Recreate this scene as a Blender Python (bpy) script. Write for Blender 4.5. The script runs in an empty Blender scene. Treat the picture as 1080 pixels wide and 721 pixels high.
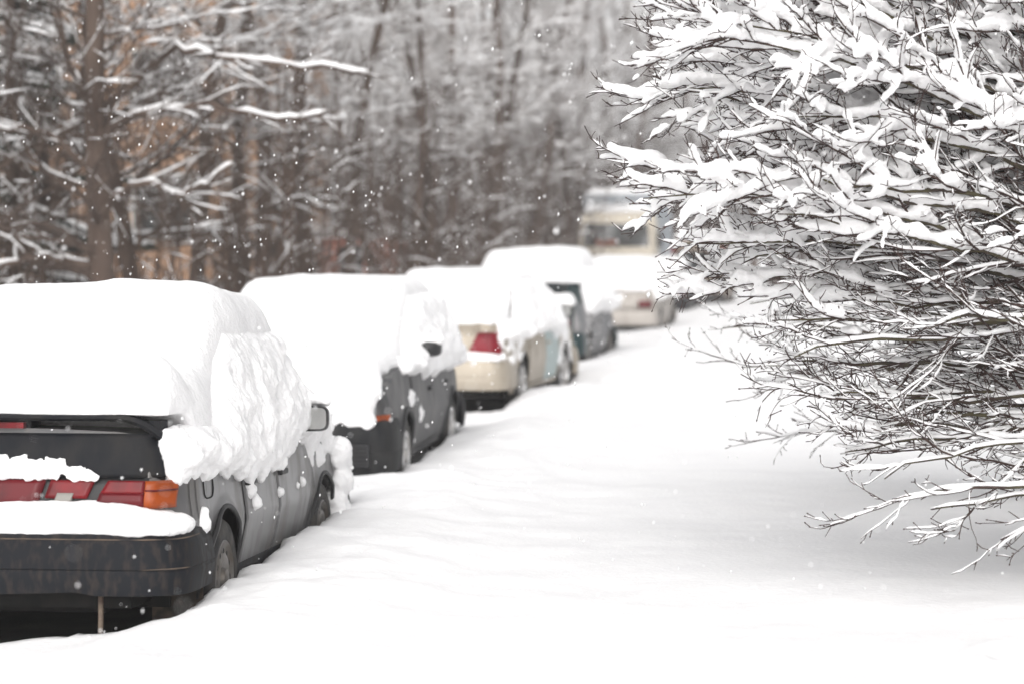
import bpy, bmesh, math, random
import numpy as np
from mathutils import Vector, Matrix, noise

R = math.radians
scene = bpy.context.scene
COL = scene.collection
rnd = random.Random(7)

# ------------------------------------------------------------------ helpers
class MB:
    """collects verts / faces, links them as ONE mesh object"""
    def __init__(s):
        s.v = []; s.f = []
    def add(s, vs, fs):
        b = len(s.v); s.v.extend(vs); s.f.extend([tuple(b + i for i in f) for f in fs])
    def box(s, x0, x1, y0, y1, z0, z1):
        v = [(x0,y0,z0),(x1,y0,z0),(x1,y1,z0),(x0,y1,z0),(x0,y0,z1),(x1,y0,z1),(x1,y1,z1),(x0,y1,z1)]
        s.add(v, [(0,3,2,1),(4,5,6,7),(0,1,5,4),(1,2,6,5),(2,3,7,6),(3,0,4,7)])
    def grid(s, rows, closed=False):
        """rows: list of equal-length lists of points"""
        n = len(rows[0]); b = len(s.v)
        for r in rows: s.v.extend(r)
        for i in range(len(rows) - 1):
            for j in range(n if closed else n - 1):
                k = (j + 1) % n
                s.f.append((b+i*n+j, b+i*n+k, b+(i+1)*n+k, b+(i+1)*n+j))
    def tube(s, pts, rad, n=5, cap=True):
        m = len(pts); b = len(s.v)
        prev = None
        for i in range(m):
            p = pts[i]
            a = pts[max(i-1, 0)]; c = pts[min(i+1, m-1)]
            tx, ty, tz = c[0]-a[0], c[1]-a[1], c[2]-a[2]
            L = math.sqrt(tx*tx+ty*ty+tz*tz) or 1e-9
            tx/=L; ty/=L; tz/=L
            if prev is None:
                u = (0,0,1) if abs(tz) < .9 else (1,0,0)
            else: u = prev
            d = u[0]*tx+u[1]*ty+u[2]*tz
            ux,uy,uz = u[0]-d*tx, u[1]-d*ty, u[2]-d*tz
            L = math.sqrt(ux*ux+uy*uy+uz*uz) or 1e-9
            ux/=L; uy/=L; uz/=L
            prev = (ux,uy,uz)
            wx,wy,wz = ty*uz-tz*uy, tz*ux-tx*uz, tx*uy-ty*ux
            r = rad[i] if not isinstance(rad, float) else rad
            for k in range(n):
                q = 2*math.pi*k/n
                cs, sn = math.cos(q)*r, math.sin(q)*r
                s.v.append((p[0]+ux*cs+wx*sn, p[1]+uy*cs+wy*sn, p[2]+uz*cs+wz*sn))
        for i in range(m-1):
            for k in range(n):
                l = (k+1) % n
                s.f.append((b+i*n+k, b+i*n+l, b+(i+1)*n+l, b+(i+1)*n+k))
        if cap:
            s.f.append(tuple(b+k for k in range(n))[::-1])
            s.f.append(tuple(b+(m-1)*n+k for k in range(n)))
    def lathe_x(s, prof, n=40, x0=0.0):
        """prof: list of (x, r) about the X axis, closed ends by r=0"""
        rows = []
        for (x, r) in prof:
            rows.append([(x0+x, r*math.cos(2*math.pi*k/n), r*math.sin(2*math.pi*k/n)) for k in range(n)])
        s.grid(rows, closed=True)
    def mesh(s, name):
        me = bpy.data.meshes.new(name)
        me.from_pydata(s.v, [], s.f); me.validate(); me.update()
        return me
    def build(s, name, mat, parent=None, smooth=True, recalc=False, angle=None):
        me = s.mesh(name)
        if recalc:
            bm = bmesh.new(); bm.from_mesh(me)
            bmesh.ops.remove_doubles(bm, verts=bm.verts, dist=1e-5)
            bmesh.ops.recalc_face_normals(bm, faces=bm.faces); bm.to_mesh(me); bm.free()
        return link(name, me, mat, parent, smooth, angle)

def link(name, me, mat, parent=None, smooth=True, angle=None):
    o = bpy.data.objects.new(name, me); COL.objects.link(o)
    me.materials.append(mat)
    if smooth:
        me.polygons.foreach_set('use_smooth', [True]*len(me.polygons))
        if angle is not None:
            me.set_sharp_from_angle(angle=R(angle))
    if parent: o.parent = parent
    return o

def empty(name, loc, rz=0.0):
    o = bpy.data.objects.new(name, None); COL.objects.link(o)
    o.location = loc; o.rotation_euler = (0, 0, rz); o.empty_display_size = .2
    return o

def tag(o, label=None, cat=None, group=None, kind=None):
    if label: o['label'] = label
    if cat: o['category'] = cat
    if group: o['group'] = group
    if kind: o['kind'] = kind
    return o

def lerp_tab(tab, x):
    if x <= tab[0][0]: return tab[0][1]
    for (a, b), (c, d) in zip(tab, tab[1:]):
        if x <= c: return b + (d-b)*(x-a)/(c-a)
    return tab[-1][1]

def smooth_tab(tab, x, r=.06):
    return (lerp_tab(tab, x-r)+2*lerp_tab(tab, x-r/2)+2*lerp_tab(tab, x)+2*lerp_tab(tab, x+r/2)+lerp_tab(tab, x+r))/8

def nz(x, y, z=0.0): return noise.noise(Vector((x, y, z)))
def fbm(x, y, z=0.0, o=4):
    a = 1; t = 0
    for i in range(o):
        t += a*noise.noise(Vector((x, y, z))); x *= 2.03; y *= 2.03; z *= 2.03; a *= .5
    return t

# ---------------------------------------------------------------- materials
def mat(name, col, rough=.5, metal=0.0, spec=.5, coat=0.0):
    m = bpy.data.materials.new(name); m.use_nodes = True
    p = m.node_tree.nodes['Principled BSDF']
    p.inputs['Base Color'].default_value = (*col, 1)
    p.inputs['Roughness'].default_value = rough
    p.inputs['Metallic'].default_value = metal
    p.inputs['Specular IOR Level'].default_value = spec
    p.inputs['Coat Weight'].default_value = coat
    return m

def noisy(m, c1, c2, scale=8.0, detail=6.0, lo=.4, hi=.65, stretch=(1,1,1), bump=0.0, bscale=None, rough=None, bdist=.01):
    nt = m.node_tree; N = nt.nodes; Lk = nt.links
    p = N['Principled BSDF']
    tc = N.new('ShaderNodeTexCoord'); mp = N.new('ShaderNodeMapping'); mp.inputs['Scale'].default_value = stretch
    Lk.new(tc.outputs['Object'], mp.inputs['Vector'])
    n = N.new('ShaderNodeTexNoise'); n.inputs['Scale'].default_value = scale; n.inputs['Detail'].default_value = detail
    Lk.new(mp.outputs['Vector'], n.inputs['Vector'])
    r = N.new('ShaderNodeMapRange'); r.inputs['From Min'].default_value = lo; r.inputs['From Max'].default_value = hi
    Lk.new(n.outputs['Fac'], r.inputs['Value'])
    mx = N.new('ShaderNodeMix'); mx.data_type = 'RGBA'
    mx.inputs['A'].default_value = (*c1, 1); mx.inputs['B'].default_value = (*c2, 1)
    Lk.new(r.outputs['Result'], mx.inputs['Factor'])
    Lk.new(mx.outputs['Result'], p.inputs['Base Color'])
    if rough:
        rr = N.new('ShaderNodeMapRange'); rr.inputs['To Min'].default_value = rough[0]; rr.inputs['To Max'].default_value = rough[1]
        Lk.new(r.outputs['Result'], rr.inputs['Value']); Lk.new(rr.outputs['Result'], p.inputs['Roughness'])
    if bump:
        n2 = N.new('ShaderNodeTexNoise'); n2.inputs['Scale'].default_value = bscale or scale*4; n2.inputs['Detail'].default_value = 6
        Lk.new(mp.outputs['Vector'], n2.inputs['Vector'])
        b = N.new('ShaderNodeBump'); b.inputs['Strength'].default_value = bump; b.inputs['Distance'].default_value = bdist
        Lk.new(n2.outputs['Fac'], b.inputs['Height']); Lk.new(b.outputs['Normal'], p.inputs['Normal'])
    return m

M = {}
def snow_mat(name, bump, bscale, dist, rough=.75):
    m = mat(name, (.90,.90,.905), rough, spec=.25)
    noisy(m, (.915,.91,.91), (.875,.87,.875), scale=3.0, detail=8, lo=.3, hi=.7, bump=bump, bscale=bscale, bdist=dist)
    return m
M['snow'] = snow_mat('fresh_snow', .6, 40, .018)
M['snow_rough'] = snow_mat('clumped_snow', .7, 45, .014)
M['snow_ground'] = snow_mat('ground_snow', .45, 30, .012)
M['snow_twig'] = snow_mat('twig_snow', .6, 80, .010)

def splash_paint(name, base, dirt, rough, metal=0.0, coat=.2, lo=.45, hi=.75, scale=5):
    m = mat(name, base, rough, metal=metal, coat=0, spec=coat)
    noisy(m, base, dirt, scale=scale, detail=10, lo=lo, hi=hi, stretch=(1.4,1.4,.55), rough=(rough, min(.85, rough+.3)), bump=.04, bscale=90, bdist=.003)
    return m
M['paint_grey'] = splash_paint('dirty_grey_paint', (.105,.104,.107), (.17,.160,.150), .28, .25, .5)
M['paint_trunk'] = splash_paint('dark_trunk_paint', (.0085,.0095,.0125), (.034,.032,.030), .48, 0, .10, .42, .85)
M['bumper_dark'] = splash_paint('dirty_black_bumper', (.012,.013,.016), (.048,.039,.033), .55, 0, .08, .46, .85, 22)
M['paint_black'] = splash_paint('dark_car_paint', (.015,.016,.019), (.12,.12,.12), .45, 0, .15, .5, .85)
M['paint_silverdark'] = splash_paint('salted_grey_paint', (.06,.06,.063), (.26,.255,.25), .5, .0, .25, .42, .80, 4.5)
M['paint_beige'] = splash_paint('champagne_beige_paint', (.37,.325,.265), (.29,.25,.20), .38, .25, .25)
M['paint_tealdoor'] = splash_paint('pale_teal_door_paint', (.34,.42,.42), (.40,.44,.43), .4, .1, .2)
M['paint_teal'] = splash_paint('dark_teal_paint', (.008,.028,.031), (.05,.056,.055), .38, .1, .3, .5, .8)
M['paint_dirtyteal'] = splash_paint('salt_grey_teal_paint', (.12,.13,.14), (.32,.31,.31), .5, .1, .1, .35, .6, 4)
M['paint_palegrey'] = splash_paint('pale_beige_paint', (.40,.37,.34), (.30,.27,.24), .45, .1, .1)
M['paint_brown'] = splash_paint('brown_van_paint', (.24,.20,.165), (.10,.085,.07), .5)
M['paint_cream'] = splash_paint('cream_truck_paint', (.66,.60,.50), (.50,.44,.36), .5)
M['box_grey'] = splash_paint('grey_cargo_box', (.30,.33,.36), (.36,.37,.38), .6)
M['trim'] = mat('black_trim', (.012,.012,.013), .55)
M['gap'] = mat('panel_gap', (.004,.004,.004), .9)
M['under'] = noisy(mat('underbody', (.012,.011,.010), .9), (.003,.003,.003), (.012,.010,.009), 9)
M['mudflap'] = noisy(mat('muddy_flap', (.06,.045,.035), .9), (.035,.028,.022), (.11,.08,.06), 12)
M['pipe'] = noisy(mat('rusty_pipe', (.2,.15,.11), .7), (.22,.17,.13), (.12,.08,.06), 20)
M['grime'] = noisy(mat('brown_grime', (.1,.08,.06), .9), (.13,.095,.07), (.022,.020,.022), 9)
M['wine'] = noisy(mat('wine_lens', (.15,.01,.02), .3, spec=.2), (.20,.006,.016), (.12,.006,.012), 6)
M['glass'] = mat('car_glass', (.012,.016,.017), .06, spec=.6)
M['mirror'] = mat('mirror_glass', (.62,.62,.60), .12, metal=1.0)
M['red'] = noisy(mat('red_lens', (.45,.012,.018), .3, spec=.25), (.17,.004,.008), (.085,.004,.006), 9)
M['darkred'] = noisy(mat('dark_red_lens', (.10,.010,.014), .3, spec=.2), (.11,.006,.010), (.06,.008,.010), 6)
M['amber'] = noisy(mat('amber_lens', (.60,.15,.02), .3, spec=.25), (.30,.056,.008), (.17,.032,.007), 12)
M['clearlens'] = mat('clear_lens', (.24,.23,.21), .35, spec=.2)
M['headlens'] = mat('headlamp_lens', (.35,.36,.37), .15, coat=.6)
M['greyplastic'] = splash_paint('dusty_dark_plastic', (.016,.017,.019), (.055,.052,.050), .55, 0, .10, .4, .8, 5)
M['tyre'] = noisy(mat('tyre_rubber', (.02,.02,.02), .85), (.014,.014,.015), (.055,.05,.045), 10, bump=.3, bscale=60)
M['steel'] = noisy(mat('steel_rim', (.30,.29,.28), .45, metal=.5), (.20,.19,.18), (.10,.085,.07), 10)
M['alloy'] = noisy(mat('alloy_rim', (.55,.55,.55), .35, metal=.6), (.60,.60,.60), (.35,.33,.31), 8)
M['bark'] = noisy(mat('shrub_bark', (.05,.036,.030), .85), (.030,.016,.014), (.065,.038,.031), 30, bump=.4, bscale=90, bdist=.003)
M['bark_moss'] = noisy(mat('mossy_bark', (.07,.06,.03), .9), (.045,.033,.026), (.085,.075,.038), 14, bump=.5, bscale=60, bdist=.005)
M['bark_tree'] = noisy(mat('tree_bark', (.10,.08,.07), .9), (.058,.038,.029), (.105,.072,.055), 5, stretch=(1,1,.25), bump=.6, bscale=12, bdist=.03)
M['bark_dark'] = noisy(mat('dark_tree_bark', (.05,.04,.036), .9), (.046,.030,.022), (.092,.062,.046), 5, stretch=(1,1,.25), bump=.5, bscale=12, bdist=.03)
M['bark_brown'] = noisy(mat('brown_stem_bark', (.10,.068,.052), .9), (.060,.038,.028), (.115,.074,.054), 4, stretch=(1,1,.3))
M['needle'] = noisy(mat('dark_needles', (.02,.03,.02), .8), (.012,.018,.014), (.035,.045,.03), 3)
M['asphalt'] = noisy(mat('wet_asphalt', (.04,.038,.036), .8), (.018,.017,.017), (.055,.05,.047), 3, bump=.4, bscale=60)
M['ochre'] = noisy(mat('ochre_plaster', (.36,.22,.13), .9), (.42,.25,.15), (.33,.20,.125), .6, stretch=(1,1,1))
M['pinkwall'] = noisy(mat('salmon_plaster', (.50,.20,.14), .9), (.52,.21,.15), (.42,.17,.12), 1.5)
M['winframe'] = mat('window_frame', (.55,.53,.50), .6)
M['plinth'] = noisy(mat('concrete_plinth', (.25,.24,.23), .9), (.27,.25,.24), (.2,.19,.18), 2)
M['badge'] = mat('badge_metal', (.5,.48,.42), .3, metal=.8)
M['plate'] = mat('grille_black', (.016,.016,.018), .45)

# ------------------------------------------------------- snow volume tools
def tex(name, size, depth=2):
    t = bpy.data.textures.get(name)
    if not t:
        t = bpy.data.textures.new(name, 'CLOUDS'); t.noise_scale = size; t.noise_depth = depth
    return t

def snow_volume(mb, name, m, parent, voxel, disp=(), smooth=6):
    """union of closed rough volumes -> one smooth, slightly lumpy snow mass"""
    me = mb.mesh(name)
    o = link(name, me, m, parent)
    r = o.modifiers.new('r', 'REMESH'); r.mode = 'VOXEL'; r.voxel_size = voxel; r.use_smooth_shade = True
    if smooth:
        s = o.modifiers.new('s', 'SMOOTH'); s.factor = .5; s.iterations = smooth
    for i, (size, amp, mid) in enumerate(disp):
        d = o.modifiers.new('d%d' % i, 'DISPLACE'); d.texture = tex('clouds_%g' % size, size); d.strength = amp
        d.mid_level = mid; d.texture_coords = 'LOCAL'
    # bake the modifiers so that only the finished mesh remains
    dg = bpy.context.evaluated_depsgraph_get(); dg.update()
    new = bpy.data.meshes.new_from_object(o.evaluated_get(dg), depsgraph=dg)
    o.modifiers.clear(); old = o.data; o.data = new; bpy.data.meshes.remove(old)
    new.name = name
    if not new.materials: new.materials.append(m)
    new.polygons.foreach_set('use_smooth', [True]*len(new.polygons))
    return o

def slab(mb, x0f, x1f, ys, zb, zt, nx=26, R_edge=.15, end_r=.15):
    """closed height-field slab: x from x0f(y) to x1f(y), bottom zb(x,y), thickness zt(x,y) rounded off at the rim"""
    top = []; bot = []
    ya, yb = ys[0], ys[-1]
    for y in ys:
        x0, x1 = x0f(y), x1f(y)
        rt = []; rb = []
        for i in range(nx+1):
            q = i/nx
            q = .5-.5*math.cos(math.pi*q)
            x = x0+(x1-x0)*q
            e = min((x-x0), (x1-x))/R_edge
            g = min(y-ya, yb-y)/end_r
            fe = math.sqrt(max(0, 1-(1-min(1, e))**2)); fg = math.sqrt(max(0, 1-(1-min(1, g))**2))
            h = zt(x, y)*fe*fg
            b = zb(x, y)
            rt.append((x, y, b+h+.004)); rb.append((x, y, b-.015))
        top.append(rt); bot.append(rb)
    n = nx+1; m = len(ys); b = len(mb.v)
    for r in top: mb.v.extend(r)
    for r in bot: mb.v.extend(r)
    T = lambda i, j: b+i*n+j
    B = lambda i, j: b+m*n+i*n+j
    for i in range(m-1):
        for j in range(nx):
            mb.f.append((T(i,j), T(i,j+1), T(i+1,j+1), T(i+1,j)))
            mb.f.append((B(i,j), B(i+1,j), B(i+1,j+1), B(i,j+1)))
        mb.f.append((T(i,0), T(i+1,0), B(i+1,0), B(i,0)))
        mb.f.append((T(i,nx), B(i,nx), B(i+1,nx), T(i+1,nx)))
    for j in range(nx):
        mb.f.append((T(0,j), B(0,j), B(0,j+1), T(0,j+1)))
        mb.f.append((T(m-1,j), T(m-1,j+1), B(m-1,j+1), B(m-1,j)))

def blob(mb, c, r, sx=1, sy=1, sz=1, seed=0, n=8, rough=.25):
    rows = []
    for i in range(n+1):
        th = math.pi*i/n
        row = []
        for j in range(n*2):
            ph = math.pi*j/n
            d = Vector((math.sin(th)*math.cos(ph), math.sin(th)*math.sin(ph), math.cos(th)))
            k = r*(1+rough*noise.noise(d*1.7+Vector((seed*3.1, seed*1.7, seed))))
            row.append((c[0]+d.x*k*sx, c[1]+d.y*k*sy, c[2]+d.z*k*sz))
        rows.append(row)
    mb.grid(rows, closed=True)

# ------------------------------------------------------------------- cars
class Car:
    """local axes: x to the right of the car, y from tail (0) to nose (L), z up"""
    def __init__(s, **k):
        s.L = 4.1; s.W = .82; s.axr = .80; s.axf = 3.26; s.wr = .285; s.arch = .335; s.sill = .22
        s.side = [(.16,.88),(.22,.92),(.40,.97),(.53,1.0),(.545,1.0),(.72,.978),(.88,.945),(.96,.92)]
        s.deck = [(0,.985),(.62,.99),(.75,.93),(2.95,.93),(3.05,.94),(3.8,.85),(4.1,.76)]
        s.yr = [(.2,.07),(.55,.05),(.70,.02),(.98,.12)]
        s.yf = [(.2,4.04),(.45,4.10),(.72,4.08),(.85,4.0)]
        s.cab = dict(y0=.62, y1=3.12, ty0=1.26, ty1=2.46, w0=.765, w1=.60, z0=.91, z1=1.375)
        s.corner = .16; s.cr = .42
        for a, b in k.items(): setattr(s, a, b)

    def hw(s, y):
        d = min(y, s.L-y); q = 1-min(max(d, 0)/s.cr, 1)
        return s.W*(1-s.corner*q**2.4)
    def ymap(s, y, z):
        a = lerp_tab(s.yr, z); b = lerp_tab(s.yf, z)
        return a+(y/s.L)*(b-a)
    def side_x(s, y, z):
        return s.hw(y)*lerp_tab(s.side, z)
    def cab_ring(s, q):
        c = s.cab; e = q
        y0 = c['y0']+(c['ty0']-c['y0'])*e; y1 = c['y1']+(c['ty1']-c['y1'])*e
        w = c['w0']+(c['w1']-c['w0'])*(e**1.15)
        return y0, y1, w, c['z0']+(c['z1']-c['z0'])*q
    def cab_top(s, y):
        """height of the car's skin on the centre line"""
        c = s.cab
        d = smooth_tab(s.deck, y)
        if y <= c['y0'] or y >= c['y1']: return d
        if y < c['ty0']: z = c['z0']+(c['z1']-c['z0'])*(y-c['y0'])/(c['ty0']-c['y0'])
        elif y > c['ty1']: z = c['z0']+(c['z1']-c['z0'])*(c['y1']-y)/(c['y1']-c['ty1'])
        else: z = c['z1']+.03
        return max(d, z)

    def body(s, root, m):
        mb = MB(); N = 150; nz_ = 13; nd = 6
        rows = []
        for i in range(N+1):
            y = s.L*(.5-.5*math.cos(math.pi*i/N)) if False else s.L*i/N
            zb = s.sill
            for ax in (s.axr, s.axf):
                d = abs(y-ax)
                if d < s.arch: zb = max(zb, s.wr+math.sqrt(s.arch**2-d*d))
            if y < .40 or y > s.L-.35: zb = max(zb, .36)
            zd = smooth_tab(s.deck, y, .05)
            row = []
            for k in range(nz_):
                z = zb+(zd-.03-zb)*k/(nz_-1)
                flare = 0
                for ax in (s.axr, s.axf):
                    rr = math.hypot(y-ax, z-s.wr)
                    if s.arch-.005 <= rr < s.arch+.05: flare = max(flare, .018*(1-(rr-s.arch)/.05))
                row.append((s.side_x(y, z)+flare, s.ymap(y, z), z))
            x, yy, z = row[-1]
            row.append((x-.012, s.ymap(y, zd), zd-.008))
            for k in range(1, nd+1):
                q = k/nd
                row.append(((x-.03)*(1-q)+0*q, s.ymap(y, zd), zd+.02*math.sin(q*math.pi/2)))
            full = row+[(-a, b, c) for (a, b, c) in reversed(row[:-1])]
            rows.append(full)
        mb.grid(rows)
        for e, rw in ((0, rows[0]), (-1, rows[-1])):
            b = len(mb.v); mb.v.extend(rw); n = len(rw)
            # close the end with strips between the two mirrored halves
            for k in range((n-1)//2):
                mb.f.append((b+k, b+k+1, b+n-2-k, b+n-1-k))
        o = mb.build('body', m, root, recalc=True, angle=35)
        # inner well / floor pan
        u = MB()
        u.box(-s.W*.80, s.W*.80, s.axr-.36, s.axf+.36, .20, .62)
        u.box(-s.W*.70, s.W*.70, .10, s.L-.12, .235, .60)
        u.build('underbody', M['under'], root, smooth=False)
        return o

    def cabin(s, root, m, glassm=None):
        mb = MB(); n = 64; rows = []
        def ring(y0, y1, w, z, ex=6.0):
            yc = (y0+y1)/2; hl = (y1-y0)/2; out = []
            for k in range(n):
                t = 2*math.pi*k/n
                c, sn = math.cos(t), math.sin(t)
                out.append((w*math.copysign(abs(c)**(2/ex), c), yc+hl*math.copysign(abs(sn)**(2/ex), sn), z))
            return out
        for k in range(9):
            y0, y1, w, z = s.cab_ring(k/8); rows.append(ring(y0, y1, w, z-(.03 if k == 0 else 0)))
        y0, y1, w, z = s.cab_ring(1)
        for q in (.25, .5, .75, .9, .97, 1.0):
            g = 1-q; ex = 6-3*q
            rows.append(ring((y0+y1)/2-(y1-y0)/2*(1-q**2.2), (y0+y1)/2+(y1-y0)/2*(1-q**2.2), w*(1-q**2.2)+.001, z+.045*math.sin(q*math.pi/2), ex))
        mb.grid(rows, closed=True)
        mb.build('roof', m, root, recalc=True)
        ex = 6.0
        def yend(q, xr, front):
            y0, y1, w, z = s.cab_ring(q); yc = (y0+y1)/2; hl = (y1-y0)/2
            d = hl*(1-abs(xr)**ex)**(1/ex)
            return (yc+d+.006 if front else yc-d-.006), w, z
        for front, nm in ((False, 'rear_window'), (True, 'windscreen')):
            g = MB(); rws = []
            for k in range(7):
                q = .08+.82*k/6; rr = []
                for j in range(15):
                    xr = -.88+1.76*j/14
                    y, w, z = yend(q, xr, front)
                    rr.append((xr*w, y, z))
                rws.append(rr)
            g.grid(rws); g.build(nm, M['glass'], root)
        spans = s.__dict__.get('winspans', [(.12,.47),(.53,.90)])
        for sd in (1, -1):
            for (a, b) in spans:
                g = MB(); rws = []
                for k in range(6):
                    q = .06+.80*k/5; rr = []
                    y0, y1, w, z = s.cab_ring(q); yc = (y0+y1)/2; hl = (y1-y0)/2
                    for j in range(9):
                        y = y0+(y1-y0)*(a+(b-a)*j/8)
                        x = w*(1-abs((y-yc)/hl)**ex)**(1/ex)+.006
                        rr.append((sd*x, y, z))
                    rws.append(rr)
                g.grid(rws); g.build('side_window', M['glass'], root)

    def wheels(s, root, kind='steel', rimm=None):
        proto = None
        r = s.wr; w = .165
        for (ax, sd) in ((s.axr, 1), (s.axf, 1), (s.axr, -1), (s.axf, -1)):
            if proto is None:
                t = MB()
                pr = [(-w/2, .60*r), (-w/2-.008, .80*r), (-w/2+.004, .93*r), (-w/2+.03, .995*r), (0, r), (w/2-.03, .995*r),
                      (w/2-.004, .93*r), (w/2+.008, .80*r), (w/2+.002, .66*r), (w/2-.012, .61*r), (w/2-.07, .58*r), (w/2-.08, .02*r)]
                t.lathe_x(pr, 48)
                wt = t.build('wheel', M['tyre'], root)
                q = MB()
                if kind == 'alloy':
                    q.lathe_x([(w/2-.05, .60*r), (w/2-.004, .635*r), (w/2+.004, .61*r), (w/2-.02, .56*r), (w/2-.06, .55*r)], 48)
                    ns = 7
                    for k in range(ns):
                        a = 2*math.pi*k/ns
                        ca, sa = math.cos(a), math.sin(a)
                        wd0, wd1 = .020, .030
                        vs = []
                        for rr_, wd in ((.06*r, wd0), (.57*r, wd1)):
                            for xx in (w/2-.03, w/2-.006):
                                for e in (-1, 1):
                                    vs.append((xx, ca*rr_-sa*wd*e, sa*rr_+ca*wd*e))
                        q.add(vs, [(0,1,3,2),(4,6,7,5),(0,4,5,1),(2,3,7,6),(0,2,6,4),(1,5,7,3)])
                    q.lathe_x([(w/2-.03, .13*r), (w/2+.002, .12*r), (w/2+.008, .06*r), (w/2+.008, .001)], 24)
                else:
                    q.lathe_x([(w/2-.05, .60*r), (w/2-.002, .64*r), (w/2+.004, .615*r), (w/2-.012, .57*r), (w/2-.022, .50*r), (w/2-.004, .42*r),
                               (w/2+.002, .34*r), (w/2-.008, .26*r), (w/2-.012, .20*r), (w/2+.010, .17*r), (w/2+.016, .10*r), (w/2+.016, .001)], 48)
                nrim = len(q.f)
                if kind == 'steel':
                    h = q
                    for k in range(12):
                        a = 2*math.pi*k/12; cy, cz = .46*r*math.cos(a), .46*r*math.sin(a)
                        b = len(h.v)
                        h.v.append((w/2-.005, cy, cz))
                        for j in range(10):
                            tt = 2*math.pi*j/10
                            h.v.append((w/2-.005, cy+.014*math.cos(tt), cz+.014*math.sin(tt)))
                        for j in range(10): h.f.append((b, b+1+j, b+1+(j+1) % 10))
                rm = q.build('rim', rimm or M['steel'], wt, angle=40)
                rm.data.materials.append(M['gap'])
                for pi_ in range(nrim, len(rm.data.polygons)): rm.data.polygons[pi_].material_index = 1
                proto = wt
                o = wt
            else:
                o = proto.copy(); COL.objects.link(o); o.parent = root
                for ch in [c for c in bpy.data.objects if c.parent == proto]:
                    d = ch.copy(); COL.objects.link(d); d.parent = o
            o.location = (sd*(s.W-.085), ax, r)
            if sd < 0: o.rotation_euler = (0, 0, math.pi)
            st = s.__dict__.get('steer', 0)
            if ax == s.axf and st: o.rotation_euler.z += st

    def seam(s, mb, y, z0, z1, w=.005):
        pts = []
        n = 10
        a = []; b = []
        for k in range(n+1):
            z = z0+(z1-z0)*k/n
            x = s.side_x(y, z)+.0025
            a.append((x, s.ymap(y, z)-w, z)); b.append((x, s.ymap(y, z)+w, z))
        mb.grid([a, b])

    def side_trim(s, root, doors, m_strip=None, strip_z=None, handle_m=None, sides=(1, -1), door_m=None, front_m=None):
        paint = door_m or bpy.data.objects[root.children[0].name].data.materials[0]
        for sd in sides:
            for y in doors:
                mb = MB(); s.seam(mb, y, s.sill+.03, .88)
                if sd < 0: mb.v = [(-a_, b_, c_) for a_, b_, c_ in mb.v]
                mb.build('door_seam', M['gap'], root, smooth=False)
            for ya, yb in zip(doors, doors[1:]):
                ya += .006; yb -= .006
                if abs(yb-s.axf) < s.arch+.03: yb = s.axf-s.arch-.03
                dp = MB(); rr = []
                for k in range(15):
                    z = s.sill+.05+(.88-s.sill-.05)*k/14
                    rr.append([(sd*(s.side_x(y, z)+.005), s.ymap(y, z), z) for y in [ya+(yb-ya)*j/14 for j in range(15)]])
                dp.grid(rr)
                special = front_m and ya > doors[0]+.1
                d = dp.build('door', front_m if special else paint, root)
                if d.data.polygons[0].normal.x*sd < 0: d.data.flip_normals()
                so_ = d.modifiers.new('t', 'SOLIDIFY'); so_.thickness = .004; so_.offset = -1
                if special: d['label'] = 'pale teal front door on the beige car'
                h = MB(); y = ya+.05
                x = s.side_x(y, .70)+.004
                h.box(x-.01, x+.026, y, y+.16, .685, .715)
                if sd < 0: h.v = [(-a_, b_, c_) for a_, b_, c_ in h.v]; h.f = [f[::-1] for f in h.f]
                o = h.build('door_handle', handle_m or M['trim'], d, smooth=False)
                bv = o.modifiers.new('b', 'BEVEL'); bv.width = .008; bv.segments = 2
            if strip_z:
                g = MB(); rr = []
                ys = [s.axr+s.arch+.04+(s.axf-s.axr-2*s.arch-.08)*k/30 for k in range(31)]
                for (dz, dx) in ((-.028, .001), (-.022, .014), (.022, .014), (.028, .001)):
                    rr.append([(sd*(s.side_x(y, strip_z+dz)+dx), s.ymap(y, strip_z+dz), strip_z+dz) for y in ys])
                g.grid(rr); g.build('side_moulding', m_strip or M['trim'], root, recalc=True)

    def mirror(s, root, sd, y, z, shell=None, faces_front=False, wide=.20, high=.125, glass=True):
        x0 = s.side_x(y, .92)-.03
        mb = MB()
        rows = []
        # rounded shell, open side towards the tail (y-)
        for k, (dy, sc) in enumerate(((0, 1.0), (.03, 1.0), (.07, .93), (.10, .75), (.115, .45), (.12, .05))):
            row = []
            for j in range(24):
                t = 2*math.pi*j/24; c, sn = math.cos(t), math.sin(t)
                row.append((sd*(x0+.06+wide/2+wide/2*sc*math.copysign(abs(c)**.5, c)), y+dy, z+high/2*sc*math.copysign(abs(sn)**.5, sn)))
            rows.append(row)
        mb.grid(rows, closed=True)
        mb.box(min(sd*x0, sd*(x0+.10)), max(sd*x0, sd*(x0+.10)), y+.02, y+.06, z-.05, z-.01)
        o = mb.build('mirror', shell or M['trim'], root, recalc=True, angle=40)
        g = MB(); row = []
        for j in range(24):
            t = 2*math.pi*j/24; c, sn = math.cos(t), math.sin(t)
            row.append((sd*(x0+.06+wide/2+(wide/2-.012)*math.copysign(abs(c)**.45, c)), y+.003, z+(high/2-.012)*math.copysign(abs(sn)**.45, sn)))
        g.v = row; g.f = [tuple(range(24))]
        g.build('mirror_glass', M['mirror'], o, smooth=False)
        # rim plate behind the glass
        g2 = MB(); g2.v = [(a, b+.006, c) for a, b, c in rows[0]]; g2.f = [tuple(range(24))]
        g2.build('mirror_backing', M['trim'], o, smooth=False)
        return x0

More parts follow.
